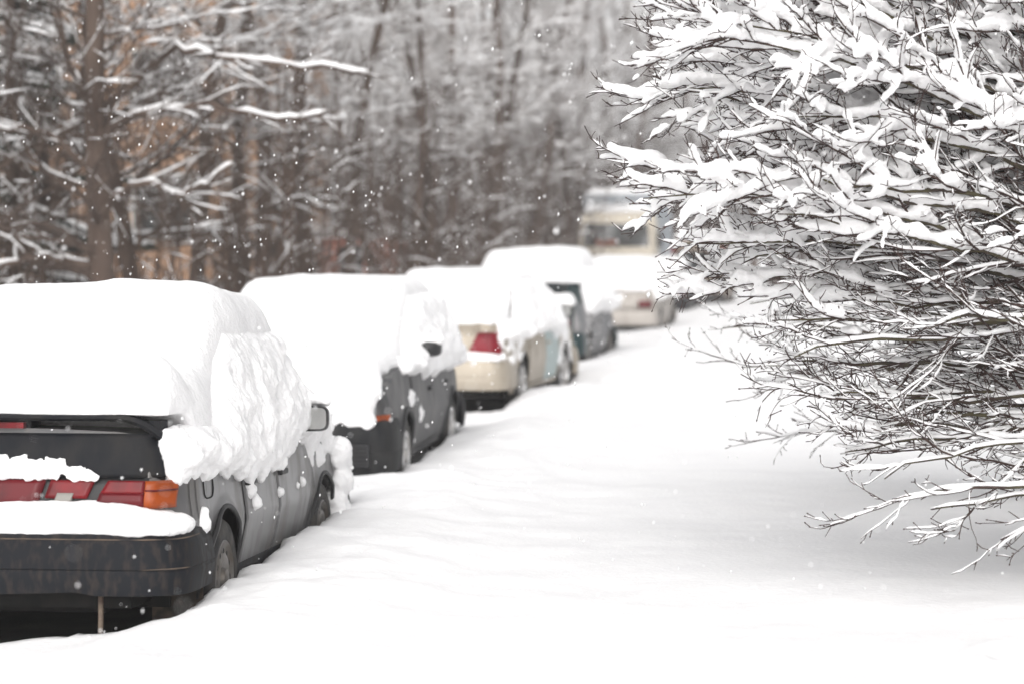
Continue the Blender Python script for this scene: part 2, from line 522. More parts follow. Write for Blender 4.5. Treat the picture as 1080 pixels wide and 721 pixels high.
    def bumper(s, root, m, front=False, z0=.30, z1=.56, out=.09, ret=.55, name=None, notch=None):
        """wrap-round bumper"""
        prof = [(0.0, 0), (.0, .02), (.35, .03), (.40, .024), (.43, .03), (.80, .015), (.96, -.005), (1.0, -.04)]
        path = []
        n = 44
        for k in range(n+1):
            q = -1+2*k/n
            # superellipse path from one flank round the end to the other
            a = q*math.pi/2
            c, sn = math.cos(a), math.sin(a)
            x = (s.W+.005)*math.copysign(abs(sn)**.28, sn)
            y = ret-(ret+out)*(abs(c)**.28) if abs(q) < 1 else ret
            path.append((x, y))
        rows = []
        for (t, off) in prof:
            z = z0+(z1-z0)*t
            row = []
            for i, (x, y) in enumerate(path):
                p = path[max(i-1, 0)]; q = path[min(i+1, n)]
                tx, ty = q[0]-p[0], q[1]-p[1]; L = math.hypot(tx, ty) or 1
                nx_, ny_ = ty/L, -tx/L
                zz = z
                if notch and t == 0 and notch[0] < x < notch[1] and y < 0.1: zz = z+notch[2]
                yy = y+ny_*off
                X = x+nx_*off
                row.append((X, (s.L-yy) if front else yy, zz))
            rows.append(row)
        # top shelf running in to the body
        row = [(x*.93, (s.L-(y+.10)) if front else y+.10, z1-.004) for x, y in path]
        rows.append(row)
        mb = MB(); mb.grid(rows)
        o = mb.build(name or ('front_bumper' if front else 'rear_bumper'), m, root, recalc=True, angle=40)
        sol = o.modifiers.new('t', 'SOLIDIFY'); sol.thickness = .008; sol.offset = 0
        return o

    def groove(s, root, z, m, r=.0035, out=.09, ret=.55, off=.03):
        pts = []
        for k in range(41):
            a = (-1+2*k/40)*math.pi/2*.985; c_, sn = math.cos(a), math.sin(a)
            pts.append(((s.W+.005+off)*math.copysign(abs(sn)**.28, sn), ret-(ret+out+off)*(abs(c_)**.28), z))
        g = MB(); g.tube(pts, r, 5)
        return g.build('bumper_groove', m, root)

    def end_patch(s, name, m, root, x0, x1, z0, z1, front=False, off=.006, nx=10, nz_=6, slant0=0, slant1=0, thick=.012, parent=None, bulge=0):
        """panel lying on the tail or nose, following the body's outline"""
        rows = []
        for k in range(nz_+1):
            t = k/nz_; z = z0+(z1-z0)*t
            row = []
            for j in range(nx+1):
                x = (x0+slant0*t)+((x1+slant1*t)-(x0+slant0*t))*j/nx
                # find the body's end station for this x
                base = s.L if front else 0.0
                lim = s.hw(base)*lerp_tab(s.side, z)
                y = 0.0
                if abs(x) > lim:
                    lo_, hi_ = 0.0, s.cr
                    for _ in range(18):
                        md = (lo_+hi_)/2
                        if s.hw(md)*lerp_tab(s.side, z) < abs(x): lo_ = md
                        else: hi_ = md
                    y = hi_
                yy = s.ymap(s.L-y, z)+off if front else s.ymap(y, z)-off
                bl = bulge*math.sin(math.pi*t)
                row.append((x+(math.copysign(off, x) if abs(x) > lim else 0), yy+(bl if front else -bl), z))
            rows.append(row)
        mb = MB(); mb.grid(rows)
        o = mb.build(name, m, parent or root, recalc=True)
        # make sure faces look outward
        me = o.data
        if me.polygons and (me.polygons[len(me.polygons)//2].normal.y < 0) == front:
            me.flip_normals()
        sol = o.modifiers.new('t', 'SOLIDIFY'); sol.thickness = thick; sol.offset = -1
        return o

    # ---- snow lying on the car
    def top_snow(s, root, T=.25, y0=.04, y1=None, over=.05, voxel=.022, seed=0, taper_front=.12, name='snow_cover', trunk_in=.06, disp=None, side_bias=0, xs=None, smooth=5, tt=None, redge=.17, zmin=None):
        y1 = y1 or s.L-.12
        c = s.cab
        roofw = c['w1']+over
        deckw = lambda y: s.hw(y)*.93-trunk_in
        def wid(y):
            pts = [(y0, deckw(y0)), (c['y0']-.05, deckw(c['y0'])), (c['ty0']-.15, roofw), (c['ty1']+.15, roofw), (c['y1']-.02, deckw(c['y1'])), (y1, deckw(y1))]
            return smooth_tab(pts, y, .16)+.02*nz(y*2.1, seed*3.3)
        n = 90
        ys = [y0+(y1-y0)*(.5-.5*math.cos(math.pi*k/n)) for k in range(n+1)]
        def zt(x, y):
            w = wid(y); q = 1-(min(1, abs(x)/w))**2
            t = T*(.86+.16*q)
            if tt: t *= lerp_tab(tt, y)
            return t*(1+.10*fbm(x*1.1+seed*7, y*1.1, seed))
        def zb(x, y):
            z = smooth_tab([(yy, s.cab_top(yy)) for yy in zb.tab], y, .20)
            if zmin: z = max(z, zmin[1]+(.0 if y < zmin[0] else -(y-zmin[0])*.6))
            return z-.015
        zb.tab = [s.L*k/60 for k in range(61)]
        cache = {}
        zb0 = zb
        def zbc(x, y):
            if y not in cache: cache[y] = zb0(0, y)
            return cache[y]
        mb = MB()
        slab(mb, lambda y: -wid(y), lambda y: wid(y), ys, zbc, zt, nx=34, R_edge=redge, end_r=.14)
        return snow_volume(mb, name, M['snow'], root, voxel, disp or ((.5, .05, .5), (.12, .016, .5)), smooth)

    def side_snow(s, root, y0, y1, sd=1, zlow=lambda y: .84, ztop=None, thick=.10, voxel=.02, seed=0, rough=.05, name='side_snow', smooth=2):
        """snow plastered on the window band"""
        c = s.cab; mb = MB(); n = 80; m = 22
        outer = []; inner = []
        for i in range(n+1):
            y = y0+(y1-y0)*i/n
            e = min(y-y0, y1-y)/.12; fe = math.sqrt(max(0.02, 1-(1-min(1, e))**2))
            zl = zlow(y); zu = ztop(y) if ztop else s.cab_top(y)-.02
            ro = []; ri = []
            for k in range(m+1):
                q = k/m; z = zl+(zu-zl)*q
                if z < c['z0']: xs = s.side_x(min(max(y, .3), s.L-.3), z)
                else:
                    qq = (z-c['z0'])/(c['z1']-c['z0']); y0_, y1_, w, _ = s.cab_ring(min(1, qq))
                    xs = w+.42*max(0, s.side_x(y, c['z0'])-w)
                    bz = s.side_x(y, c['z0'])
                g = math.sqrt(max(.0, 1-(1-min(1, q/.16))**2))*math.sqrt(max(.0, 1-(1-min(1, (1-q)/.10))**2))
                t = thick*(.35+.65*math.sin(math.pi*min(1, .12+q*.8)))*fe*g*(1+.5*fbm(y*3+seed, z*3, seed)+.35*nz(y*9, z*9, seed))
                ro.append((sd*(xs+max(.004, t)), y, z)); ri.append((sd*(xs-.05), y, z))
            outer.append(ro); inner.append(ri)
        w = m+1; b = len(mb.v)
        for r in outer: mb.v.extend(r)
        for r in inner: mb.v.extend(r)
        O = lambda i, j: b+i*w+j
        I = lambda i, j: b+(n+1)*w+i*w+j
        for i in range(n):
            for j in range(m):
                mb.f.append((O(i,j), O(i+1,j), O(i+1,j+1), O(i,j+1)))
                mb.f.append((I(i,j), I(i,j+1), I(i+1,j+1), I(i+1,j)))
            mb.f.append((O(i,0), I(i,0), I(i+1,0), O(i+1,0)))
            mb.f.append((O(i,m), O(i+1,m), I(i+1,m), I(i,m)))
        for j in range(m):
            mb.f.append((O(0,j), O(0,j+1), I(0,j+1), I(0,j)))
            mb.f.append((O(n,j), I(n,j), I(n,j+1), O(n,j+1)))
        if sd < 0: mb.f = [f[::-1] for f in mb.f]
        return mb

def place(root, x, y, heading):
    root.location = (x, y, 0); root.rotation_euler = (0, 0, -R(heading))

# ---------- car 1 : dark grey saloon, tail towards the camera
def car_one():
    c = Car()
    root = empty('parked_car', (0, 0, 0))
    tag(root, 'dark grey saloon with boot spoiler under thick snow, nearest to the viewer', 'car', 'cars parked along the snowy street')
    c.body(root, M['paint_grey']); c.cabin(root, M['paint_grey']); c.wheels(root, 'steel')
    # tail : boot lid, lamps
    c.end_patch('boot_lid', M['paint_trunk'], root, -.765, .765, .80, .985, off=.012, slant0=.10, slant1=-.10, nx=24, nz_=10, bulge=.012)
    c.end_patch('tail_panel', M['trim'], root, -.72, .72, .60, .80, off=.004, nx=24)
    for sd in (1, -1):
        lamp = c.end_patch('tail_light', M['red'], root, *sorted((sd*.46, sd*.649)), .735, .788, off=.022, thick=.03, slant0=(.03 if sd > 0 else 0), slant1=(0 if sd > 0 else -.03))
        c.end_patch('reflector', M['darkred'], root, *sorted((sd*.44, sd*.649)), .672, .733, off=.022, thick=.03, parent=lamp, slant0=(.018 if sd > 0 else 0), slant1=(0 if sd > 0 else -.018))
        c.end_patch('indicator', M['amber'], root, *sorted((sd*.652, sd*.745)), .672, .788, off=.022, thick=.03, parent=lamp, nx=16)
        for zz in (.748,):
            c.end_patch('lamp_rib', M['darkred'], root, *sorted((sd*.655, sd*.742)), zz-.003, zz+.003, off=.026, thick=.004, parent=lamp, nz_=1)
        bl = c.end_patch('boot_light', M['red'], root, *sorted((sd*.22, sd*.40)), .715, .788, off=.022, thick=.03, slant0=(.02 if sd > 0 else 0), slant1=(.03 if sd > 0 else -.03) if sd > 0 else -.02)
        c.end_patch('reversing_lens', M['clearlens'], root, *sorted((sd*.255, sd*.325)), .672, .735, off=.028, thick=.03, parent=bl, slant0=.02*sd, slant1=.02*sd)
    c.end_patch('boot_garnish', M['darkred'], root, -.185, .185, .672, .788, off=.020, thick=.03, slant0=-.03, slant1=.03)
    # boot spoiler with feet and third brake light
    sp = MB(); rows = []
    for k in range(41):
        q = -1+2*k/40; x = .70*q
        drop = .075*max(0, (abs(q)-.72)/.28)**2.2
        y0 = .075+.05*abs(q)**3; z = 1.062-drop; h = .024+.020*max(0, (abs(q)-.75)/.25)
        rows.append([(x, y0, z-h), (x, y0-.012, z-h/2), (x, y0-.004, z+.002), (x, y0+.05, z+.006), (x, y0+.20, z-.02), (x, y0+.20, z-h-.004)])
    sp.grid(rows, closed=True)
    sp.f.append(tuple(range(6))[::-1]); sp.f.append(tuple(40*6+i for i in range(6)))
    spo = sp.build('spoiler', M['paint_trunk'], root, recalc=True, angle=50)
    for x0, x1 in ((-.12, .12), (-.69, -.64), (.64, .69)):
        ft = MB(); ft.box(x0, x1, .125, .26, .97, 1.04)
        ft.build('spoiler_foot', M['paint_trunk'], spo, smooth=False)
    bl = MB(); bl.box(-.10, .10, .085, .13, 1.005, 1.03)
    bl.build('brake_light', M['red'], spo, smooth=False)
    c.bumper(root, M['bumper_dark'], z0=.315, z1=.575, out=.10, ret=.44, notch=(.33, .45, .016))
    sr = MB(); rr = []
    c.bumper(root, M['trim'], front=True, z0=.27, z1=.52, out=.05, ret=.40)
    # bumper grooves (dirty lines)
    for z, o_ in ((.425, .027), (.548, .010), (.340, .012)): c.groove(root, z, M['grime'], .003, .10, .44, o_)
    # exhaust, tow hook, mud flap
    ex = MB(); ex.tube([(.462, .02, .30), (.462, .02, .10)], .012, 8)
    ex.build('hanging_strap', M['pipe'], root)
    for sd in (1, -1):
        mf = MB(); mf.box(*sorted((sd*.57, sd*.80)), c.axr-.345, c.axr-.333, .12, .36)
        mf.build('mud_flap', M['mudflap'], root, smooth=False)
    tank = MB(); tank.box(-.55, .40, .30, .62, .19, .42)
    tank.build('fuel_tank', M['under'], root, smooth=False)
    c.side_trim(root, [1.02+.18, 1.98, 2.98], handle_m=M['trim'])
    fl = MB(); yc, zc = .55, .70
    for sd in (1,):
        pts = []
        for k in range(21):
            t = 2*math.pi*k/20; y = .52+.09*math.copysign(abs(math.cos(t))**.5, math.cos(t)); z = .765+.085*math.copysign(abs(math.sin(t))**.5, math.sin(t))
            pts.append((c.side_x(y, z)+.002, c.ymap(y, z), z))
        fl.tube(pts, .0035, 5, cap=False)
    fl.build('fuel_flap_seam', M['gap'], root)
    for y in (.235, .305):
        vs = MB(); c.seam(vs, y, .60, .86, .004); vs.build('quarter_seam', M['gap'], root, smooth=False)
    c.mirror(root, 1, 2.62, .955, wide=.17, high=.14)
    c.mirror(root, -1, 2.62, .955, wide=.17, high=.14)
    # black sill, lower dark side band
    sl = MB(); rr = []
    ys = [c.axr+c.arch+.02+(c.axf-c.axr-2*c.arch-.04)*k/24 for k in range(25)]
    for (z, dx) in ((.215, .0), (.22, .012), (.31, .012), (.315, .0)):
        rr.append([(c.side_x(y, z)+dx, c.ymap(y, z), z) for y in ys])
    sl.grid(rr); sl.build('sill', M['bumper_dark'], root)
    sl.v = [(-x, y, z) for x, y, z in sl.v]; sl.f = [f[::-1] for f in sl.f]; sl.build('sill', M['bumper_dark'], root)
    for sd in (1, -1):
        for ax in (c.axr, c.axf):
            a = MB(); pts = []
            for k in range(25):
                t = math.pi*(-.06+1.12*k/24); y = ax+(c.arch+.004)*math.cos(t); z = max(c.sill, c.wr+(c.arch+.004)*math.sin(t))
                pts.append((sd*(c.side_x(y, z)+.014), y, z))
            a.tube(pts, .012, 6); a.build('arch_lip', M['trim'], root)
    # ---- snow
    c.top_snow(root, T=.285, y0=.09, y1=3.98, over=.09, seed=1, trunk_in=-.04, voxel=.018, smooth=8, redge=.14, zmin=(.30, 1.085),
               disp=((.6, .05, .5), (.16, .018, .5), (.035, .005, .5)), tt=[(0,.92),(.6,1.0),(1.2,.92),(2.4,.92),(2.7,.75),(3.2,.55),(4,.6)])
    def zl(y):
        return lerp_tab([(0,.82),(.4,.80),(1,.755),(1.7,.74),(2.3,.79),(3,.84)], y)+.022*math.sin(y*3.1)+.045*nz(y*4.3, 2.2)+.045*nz(y*13, 5.1)
    mb = c.side_snow(root, .13, 3.22, 1, zl, ztop=lambda y: max(1.0, c.cab_top(y)+.02), thick=.115, seed=3)
    # clods down the front wing and the cowl
    for i in range(26):
        y = 2.85+rnd.random()*.85
        blob(mb, (c.side_x(y, .9)-.04+rnd.random()*.04, y, .70+rnd.random()*.25), .05+rnd.random()*.05, seed=i)
    for i in range(46):
        y = 3.60+rnd.random()*.55
        blob(mb, (c.side_x(y, .6)-.01+rnd.random()*.04, y, .32+rnd.random()*.42), .045+rnd.random()*.045, seed=i+40)
    for (y, z, r) in ((1.30,.70,.035),(1.34,.655,.04),(1.28,.735,.025),(1.42,.59,.04),(.38,.60,.03),(.37,.565,.035),(.40,.63,.025),(2.02,.60,.03),(.16,.82,.025),(.13,.79,.018),(2.5,.60,.025),(2.62,.61,.03)):
        blob(mb, (c.side_x(y, z)+.004, y, z), r, seed=int(y*50), rough=.5)
    for i in range(60):
        y = .14+rnd.random()**1.3*.6; z = .80+rnd.random()*.15
        blob(mb, (c.side_x(max(y, .1), z)-.01, y, z), .022+rnd.random()*.04, seed=i+300, rough=.6)
    for i in range(110):
        y = .15+rnd.random()*2.9; z = zl(y)+rnd.random()*.10
        blob(mb, (c.side_x(y, z)+.015, y, z), .018+rnd.random()*.04, seed=i+90, rough=.5)
    snow_volume(mb, 'side_snow', M['snow_rough'], root, .0125, ((.09, .018, .5), (.04, .014, .5), (.016, .008, .5)), 3)
    # snow on the bumper shelf
    mb = MB()
    ys = [-.10+.30*k/24 for k in range(25)]
    slab(mb, lambda y: -.80+.5*max(0, -y)**1.2, lambda y: .80+.10*max(0, y)-.5*max(0, -y)**1.2, ys, lambda x, y: .575, lambda x, y: (.115+.02*nz(x*3, y*3, 4.4))*(1-.35*max(0, (abs(x)-.6)/.2)), nx=60, R_edge=.12, end_r=.07)
    for sx in (1, -1): blob(mb, (sx*.79, .12, .60), .06, 1, 1.8, .8, seed=8)
    snow_volume(mb, 'bumper_snow', M['snow'], root, .013, ((.15, .03, .5), (.04, .010, .5)), 4)
    # strip caught on the boot lid's lower edge
    mb = MB()
    for i in range(520):
        x = -.60+rnd.random()*1.03; q = (x+.60)/1.03
        hgt = .075*min(1, (1-q)*6, q*6+.2)
        z = .798+rnd.random()*hgt
        blob(mb, (x, c.ymap(0, z)-.018-rnd.random()*.012, z), .005+rnd.random()**2*.020, 1.3, .6, 1, seed=i, n=5, rough=.7)
    snow_volume(mb, 'boot_snow', M['snow_rough'], root, .0055, ((.02, .008, .5),), 1)
    # mirror cap
    mb = MB()
    x0 = c.side_x(2.62, .92)-.03
    for i in range(12):
        q = i/11
        blob(mb, (x0-.02+q*.22, 2.70, 1.045+.012*math.sin(q*3)), .055*(1-.35*q), 1, 1.2, .8, seed=i)
    snow_volume(mb, 'mirror_snow', M['snow'], root, .012, ((.05, .014, .5),), 3)
    place(root, -2.214, 9.331, 5.6)
    root.rotation_mode = 'YXZ' if False else 'XYZ'
    root.rotation_euler.x = -R(2.1)
    return root

# ---------- car 2 : dark compact, nose towards the camera
def car_two():
    c = Car(L=4.05, deck=[(0,.98),(.5,1.0),(.7,.95),(2.75,.95),(2.9,.98),(3.6,.90),(4.05,.80)],
            yf=[(.2,3.98),(.45,4.05),(.70,4.03),(.90,3.92)], axr=.75, axf=3.25,
            cab=dict(y0=.35, y1=3.10, ty0=.75, ty1=2.20, w0=.77, w1=.60, z0=.93, z1=1.38))
    root = empty('parked_car', (0, 0, 0))
    tag(root, 'dark car facing the viewer with snow filling its bonnet, behind the grey saloon', 'car', 'cars parked along the snowy street')
    c.body(root, M['paint_silverdark']); c.cabin(root, M['paint_black']); c.wheels(root, 'steel', M['alloy'])
    c.bumper(root, M['greyplastic'], front=True, z0=.24, z1=.60, out=.07, ret=.40)
    c.bumper(root, M['bumper_dark'], z0=.27, z1=.55, out=.07, ret=.40)
    c.end_patch('nose_panel', M['paint_black'], root, -.70, .70, .58, .76, front=True, off=.012, nx=20)
    for sd in (1, -1):
        c.end_patch('headlight', M['headlens'], root, *sorted((sd*.44, sd*.70)), .62, .74, front=True, off=.03, thick=.03)
        c.end_patch('indicator', M['amber'], root, *sorted((sd*.705, sd*.77)), .575, .635, front=True, off=.045, thick=.03)
        c.end_patch('tail_light', M['red'], root, *sorted((sd*.5, sd*.72)), .66, .80, off=.02, thick=.03)
    gr = MB()
    gr.box(-.70, .70, c.L+.045, c.L+.118, .285, .44)
    go = gr.build('lower_grille', M['plate'], root, smooth=False)
    sl = MB()
    for k in range(5): sl.box(-.68, .68, c.L+.116, c.L+.128, .298+.028*k, .308+.028*k)
    sl.build('grille_slat', M['greyplastic'], go, smooth=False)
    for sd in (-1, 1):
        fg = MB(); fg.tube([(sd*.52, c.L+.09, .37), (sd*.52, c.L+.137, .37)], .055, 20)
        fg.build('fog_light', M['clearlens'], root, angle=40)
    c.side_trim(root, [.95, 1.85, 2.95], strip_z=None)
    for sd in (1, -1):
        x0 = c.side_x(2.55, .92)-.03
        mb = MB(); rows = []
        for (dy, sc) in ((0, 1.0), (.04, 1.0), (.09, .9), (.125, .62), (.14, .05)):
            rows.append([(sd*(x0+.05+.10+.10*sc*math.copysign(abs(math.cos(t))**.6, math.cos(t))), 2.55+dy, 1.03+.06*sc*math.copysign(abs(math.sin(t))**.6, math.sin(t))) for t in [2*math.pi*j/24 for j in range(24)]])
        mb.grid(rows, closed=True); mb.box(*sorted((sd*x0, sd*(x0+.1))), 2.58, 2.63, .98, 1.02)
        mm = mb.build('mirror', M['trim'], root, recalc=True, angle=40)
        g = MB(); g.v = [(a, b+.001, cc) for a, b, cc in rows[0]]; g.f = [tuple(range(24))]; g.build('mirror_glass', M['mirror'], mm, smooth=False)
        for ax in (c.axr, c.axf):
            a = MB(); pts = []
            for k in range(25):
                t = math.pi*(-.05+1.10*k/24); y = ax+(c.arch+.004)*math.cos(t); z = max(c.sill, c.wr+(c.arch+.004)*math.sin(t))
                pts.append((sd*(c.side_x(y, z)+.012), y, z))
            a.tube(pts, .022, 6); a.build('arch_lip', M['trim'], root)
    c.top_snow(root, T=.165, y0=.05, y1=4.0, over=.06, seed=5, trunk_in=.0, voxel=.024, smooth=12, tt=[(0,1),(2.2,1),(2.9,1.15),(3.5,1.1),(4.05,.9)])
    mb = MB()
    # snow hanging over the nose, down to the bumper
    for i in range(210):
        x = -.70+rnd.random()*1.40; z = .56+rnd.random()*.32
        lim = .74-(.06 if z < .68 else 0)
        blob(mb, (max(-lim, min(lim, x)), c.ymap(c.L-.02, z)+.02+rnd.random()*.03, z), .05+rnd.random()*.045, seed=i, n=6)
    snow_volume(mb, 'nose_snow', M['snow_rough'], root, .018, ((.12, .03, .5), (.04, .012, .5)), 3)
    for sd in (1, -1):
        mb = c.side_snow(root, .25, 3.2, sd, lambda y: .80+.08*nz(y*3.7, sd*4.0)+.05*nz(y*11, 1.0)+(.08 if y > 2.3 else 0), ztop=lambda y: max(1.0, c.cab_top(y)+.01), thick=.13, seed=9)
        for i in range(12):
            y = .9+rnd.random()*2.1; z = .30+rnd.random()*.5
            blob(mb, (sd*(c.side_x(y, z)-.012), y, z), .03+rnd.random()*.05, .35, 1.6, 1, seed=i, n=6, rough=.6)
        for i in range(9):
            blob(mb, (sd*(c.side_x(2.6, .92)+.02+i*.022), 2.6, 1.095), .045, seed=i)
        snow_volume(mb, 'side_snow', M['snow_rough'], root, .02, ((.09, .03, .5), (.04, .012, .5)), 2)
    place(root, -1.24, 19.2, 186.0)
    return root

# ---------- car 3 : beige saloon, tail towards the camera
def car_three():
    c = Car(L=4.55, W=.86, axr=.98, axf=3.60, wr=.31, arch=.36, sill=.22,
            deck=[(0,.99),(.8,1.02),(.95,.95),(3.2,.95),(3.35,.97),(4.2,.86),(4.55,.74)],
            yf=[(.2,4.48),(.45,4.55),(.72,4.53),(.85,4.42)], yr=[(.2,.08),(.50,.02),(.66,.0),(.98,.10)],
            side=[(.16,.90),(.22,.935),(.40,.975),(.56,1.0),(.66,.995),(.80,.975),(.93,.945),(1.0,.93)],
            cab=dict(y0=.80, y1=3.50, ty0=1.45, ty1=2.75, w0=.79, w1=.60, z0=.93, z1=1.395), steer=-.12)
    root = empty('parked_car', (0, 0, 0))
    tag(root, 'champagne beige saloon with dark red tail light and alloy wheels', 'car', 'cars parked along the snowy street')
    c.body(root, M['paint_beige']); c.cabin(root, M['paint_beige']); c.wheels(root, 'alloy', M['alloy'])
    c.bumper(root, M['paint_beige'], z0=.30, z1=.61, out=.09, ret=.55)
    c.bumper(root, M['paint_beige'], front=True, z0=.25, z1=.58, out=.08, ret=.5)
    c.end_patch('boot_lid', M['paint_beige'], root, -.60, .60, .66, .98, off=.008, nx=20, slant0=.02, slant1=-.02)
    bl = MB(); bl.tube([(-.58, .005, .93), (0, -.004, .935), (.58, .005, .93)], .010, 6); bl.build('boot_crease', M['paint_beige'], root)
    for sd in (1, -1):
        c.end_patch('tail_light', M['wine'], root, *sorted((sd*.46, sd*.80)), .66, .90, off=.018, thick=.03, nx=16, slant0=(.10 if sd > 0 else .03), slant1=(-.03 if sd > 0 else -.10), bulge=.02)
    c.side_trim(root, [1.36, 2.40, 3.26], handle_m=M['paint_beige'], front_m=M['paint_tealdoor'])
    c.mirror(root, 1, 3.02, 1.05, shell=M['paint_beige'], wide=.2, high=.15)
    c.mirror(root, -1, 3.02, 1.05, shell=M['paint_beige'], wide=.2, high=.15)
    c.top_snow(root, T=.155, y0=.10, y1=4.45, over=.07, seed=12, trunk_in=.02, voxel=.026, smooth=12)
    mb = c.side_snow(root, .15, 3.45, 1, lambda y: .83+.07*nz(y*3.7, 8.0)+.05*nz(y*11, 1.0), ztop=lambda y: max(1.02, c.cab_top(y)+.01), thick=.15, seed=19)
    for i in range(40):
        y = .10+rnd.random()*.9; z = .58+rnd.random()*.3
        blob(mb, (c.side_x(max(y, .2), z)-.01, y, z), .02+rnd.random()*.05, .7, 1.2, 1, seed=i, n=6)
    for i in range(10):
        blob(mb, (c.side_x(3.02, .92)+.03+i*.02, 3.08, 1.14), .05, seed=i)
    for i in range(40):
        y = 3.0+rnd.random()*.75; z = .72+rnd.random()*.25
        blob(mb, (c.side_x(y, z)-.02, y, z), .05+rnd.random()*.04, seed=i)
    for k in range(14):
        t = math.pi*(.1+.8*k/13)
        blob(mb, (c.W+.0, c.axf+.40*math.cos(t), c.wr+.40*math.sin(t)), .04, seed=k)
    snow_volume(mb, 'side_snow', M['snow_rough'], root, .022, ((.09, .03, .5), (.04, .012, .5)), 2)
    mb = MB()
    ys = [-.09+.30*k/24 for k in range(25)]
    slab(mb, lambda y: -.80, lambda y: .82, ys, lambda x, y: .61, lambda x, y: .085+.02*nz(x*3, y*3, 4.4), nx=50, R_edge=.12, end_r=.08)
    snow_volume(mb, 'bumper_snow', M['snow'], root, .018, ((.15, .03, .5),), 4)
    place(root, -.92, 23.4, 11.5)
    return root

def rear_lamps(c, root, x0, x1, z0, z1, m=None):
    for sd in (1, -1):
        c.end_patch('tail_light', m or M['red'], root, *sorted((sd*x0, sd*x1)), z0, z1, off=.02, thick=.03)

# ---------- car 4 : dark teal, tail towards the camera
def car_four():
    c = Car(L=4.25, W=.87, axr=.80, axf=3.40, wr=.31, arch=.36,
            deck=[(0,1.00),(.45,1.02),(.6,.98),(3.0,.98),(3.1,1.0),(3.9,.90),(4.25,.78)],
            yf=[(.2,4.18),(.45,4.25),(.72,4.23),(.95,4.1)],
            cab=dict(y0=.42, y1=3.30, ty0=1.05, ty1=2.5, w0=.80, w1=.66, z0=.97, z1=1.50))
    root = empty('parked_car', (0, 0, 0))
    tag(root, 'dark teal car with a bare strip of dark rear window under a tall snow cap', 'car', 'cars parked along the snowy street')
    c.body(root, M['paint_dirtyteal']); c.cabin(root, M['paint_teal']); c.wheels(root, 'steel')
    c.end_patch('boot_lid', M['paint_teal'], root, -.74, .74, .62, .98, off=.012, nx=24)
    c.bumper(root, M['paint_teal'], z0=.30, z1=.60, out=.08, ret=.45)
    c.bumper(root, M['paint_teal'], front=True, z0=.26, z1=.56, out=.06, ret=.45)
    rear_lamps(c, root, .48, .70, .66, .80, M['darkred'])
    c.side_trim(root, [1.15, 2.05, 3.0])
    c.mirror(root, 1, 2.85, 1.08); c.mirror(root, -1, 2.85, 1.08)
    # roof cap, boot cap and bonnet cap leave the rear window open
    c.top_snow(root, T=.30, y0=.80, y1=4.1, over=.10, seed=22, trunk_in=.02, voxel=.03, smooth=12)
    mb = MB()
    ys = [-.02+.44*k/20 for k in range(21)]
    slab(mb, lambda y: -.76, lambda y: .76, ys, lambda x, y: 1.0, lambda x, y: .15+.03*nz(x*2, y*2, 7), nx=40, R_edge=.12, end_r=.12)
    snow_volume(mb, 'boot_snow', M['snow'], root, .024, ((.2, .03, .5),), 5)
    mb = c.side_snow(root, .95, 3.9, 1, lambda y: .84+.07*nz(y*3.7, 3.0)+.04*nz(y*11, 1.0), ztop=lambda y: max(1.12, c.cab_top(y)+.01), thick=.20, seed=29)
    for i in range(60):
        y = .5+rnd.random()*3.2; z = .35+rnd.random()*.5
        blob(mb, (c.side_x(y, z)-.02, y, z), .02+rnd.random()*.05, .5, 1.2, 1, seed=i, n=5)
    snow_volume(mb, 'side_snow', M['snow_rough'], root, .026, ((.12, .04, .5), (.05, .014, .5)), 2)
    place(root, .12, 31.2, 9.5)
    return root

def car_five():
    c = Car(L=4.3, W=.85, yf=[(.2,4.23),(.45,4.3),(.72,4.28),(.85,4.2)], axf=3.4, wr=.30, arch=.35)
    root = empty('parked_car', (0, 0, 0))
    tag(root, 'pale beige car almost buried, half hidden behind the left twigs of the shrub', 'car', 'cars parked along the snowy street')
    c.body(root, M['paint_palegrey']); c.cabin(root, M['paint_palegrey']); c.wheels(root, 'steel')
    c.bumper(root, M['paint_palegrey'], z0=.30, z1=.58, out=.08, ret=.45)
    c.bumper(root, M['paint_palegrey'], front=True, z0=.26, z1=.56, out=.06, ret=.45)
    rear_lamps(c, root, .50, .74, .64, .78, M['darkred'])
    c.side_trim(root, [1.2, 2.0, 3.0]); c.mirror(root, 1, 2.86, 1.03); c.mirror(root, -1, 2.86, 1.03)
    c.top_snow(root, T=.28, y0=.05, y1=4.1, over=.10, seed=32, trunk_in=.0, voxel=.035, smooth=10)
    mb = c.side_snow(root, .3, 3.4, 1, lambda y: .80+.07*nz(y*3.7, 3.0), ztop=lambda y: max(1.02, c.cab_top(y)+.01), thick=.16, seed=39)
    snow_volume(mb, 'side_snow', M['snow_rough'], root, .03, ((.12, .04, .5),), 2)
    place(root, 2.0, 43.5, 9.5)

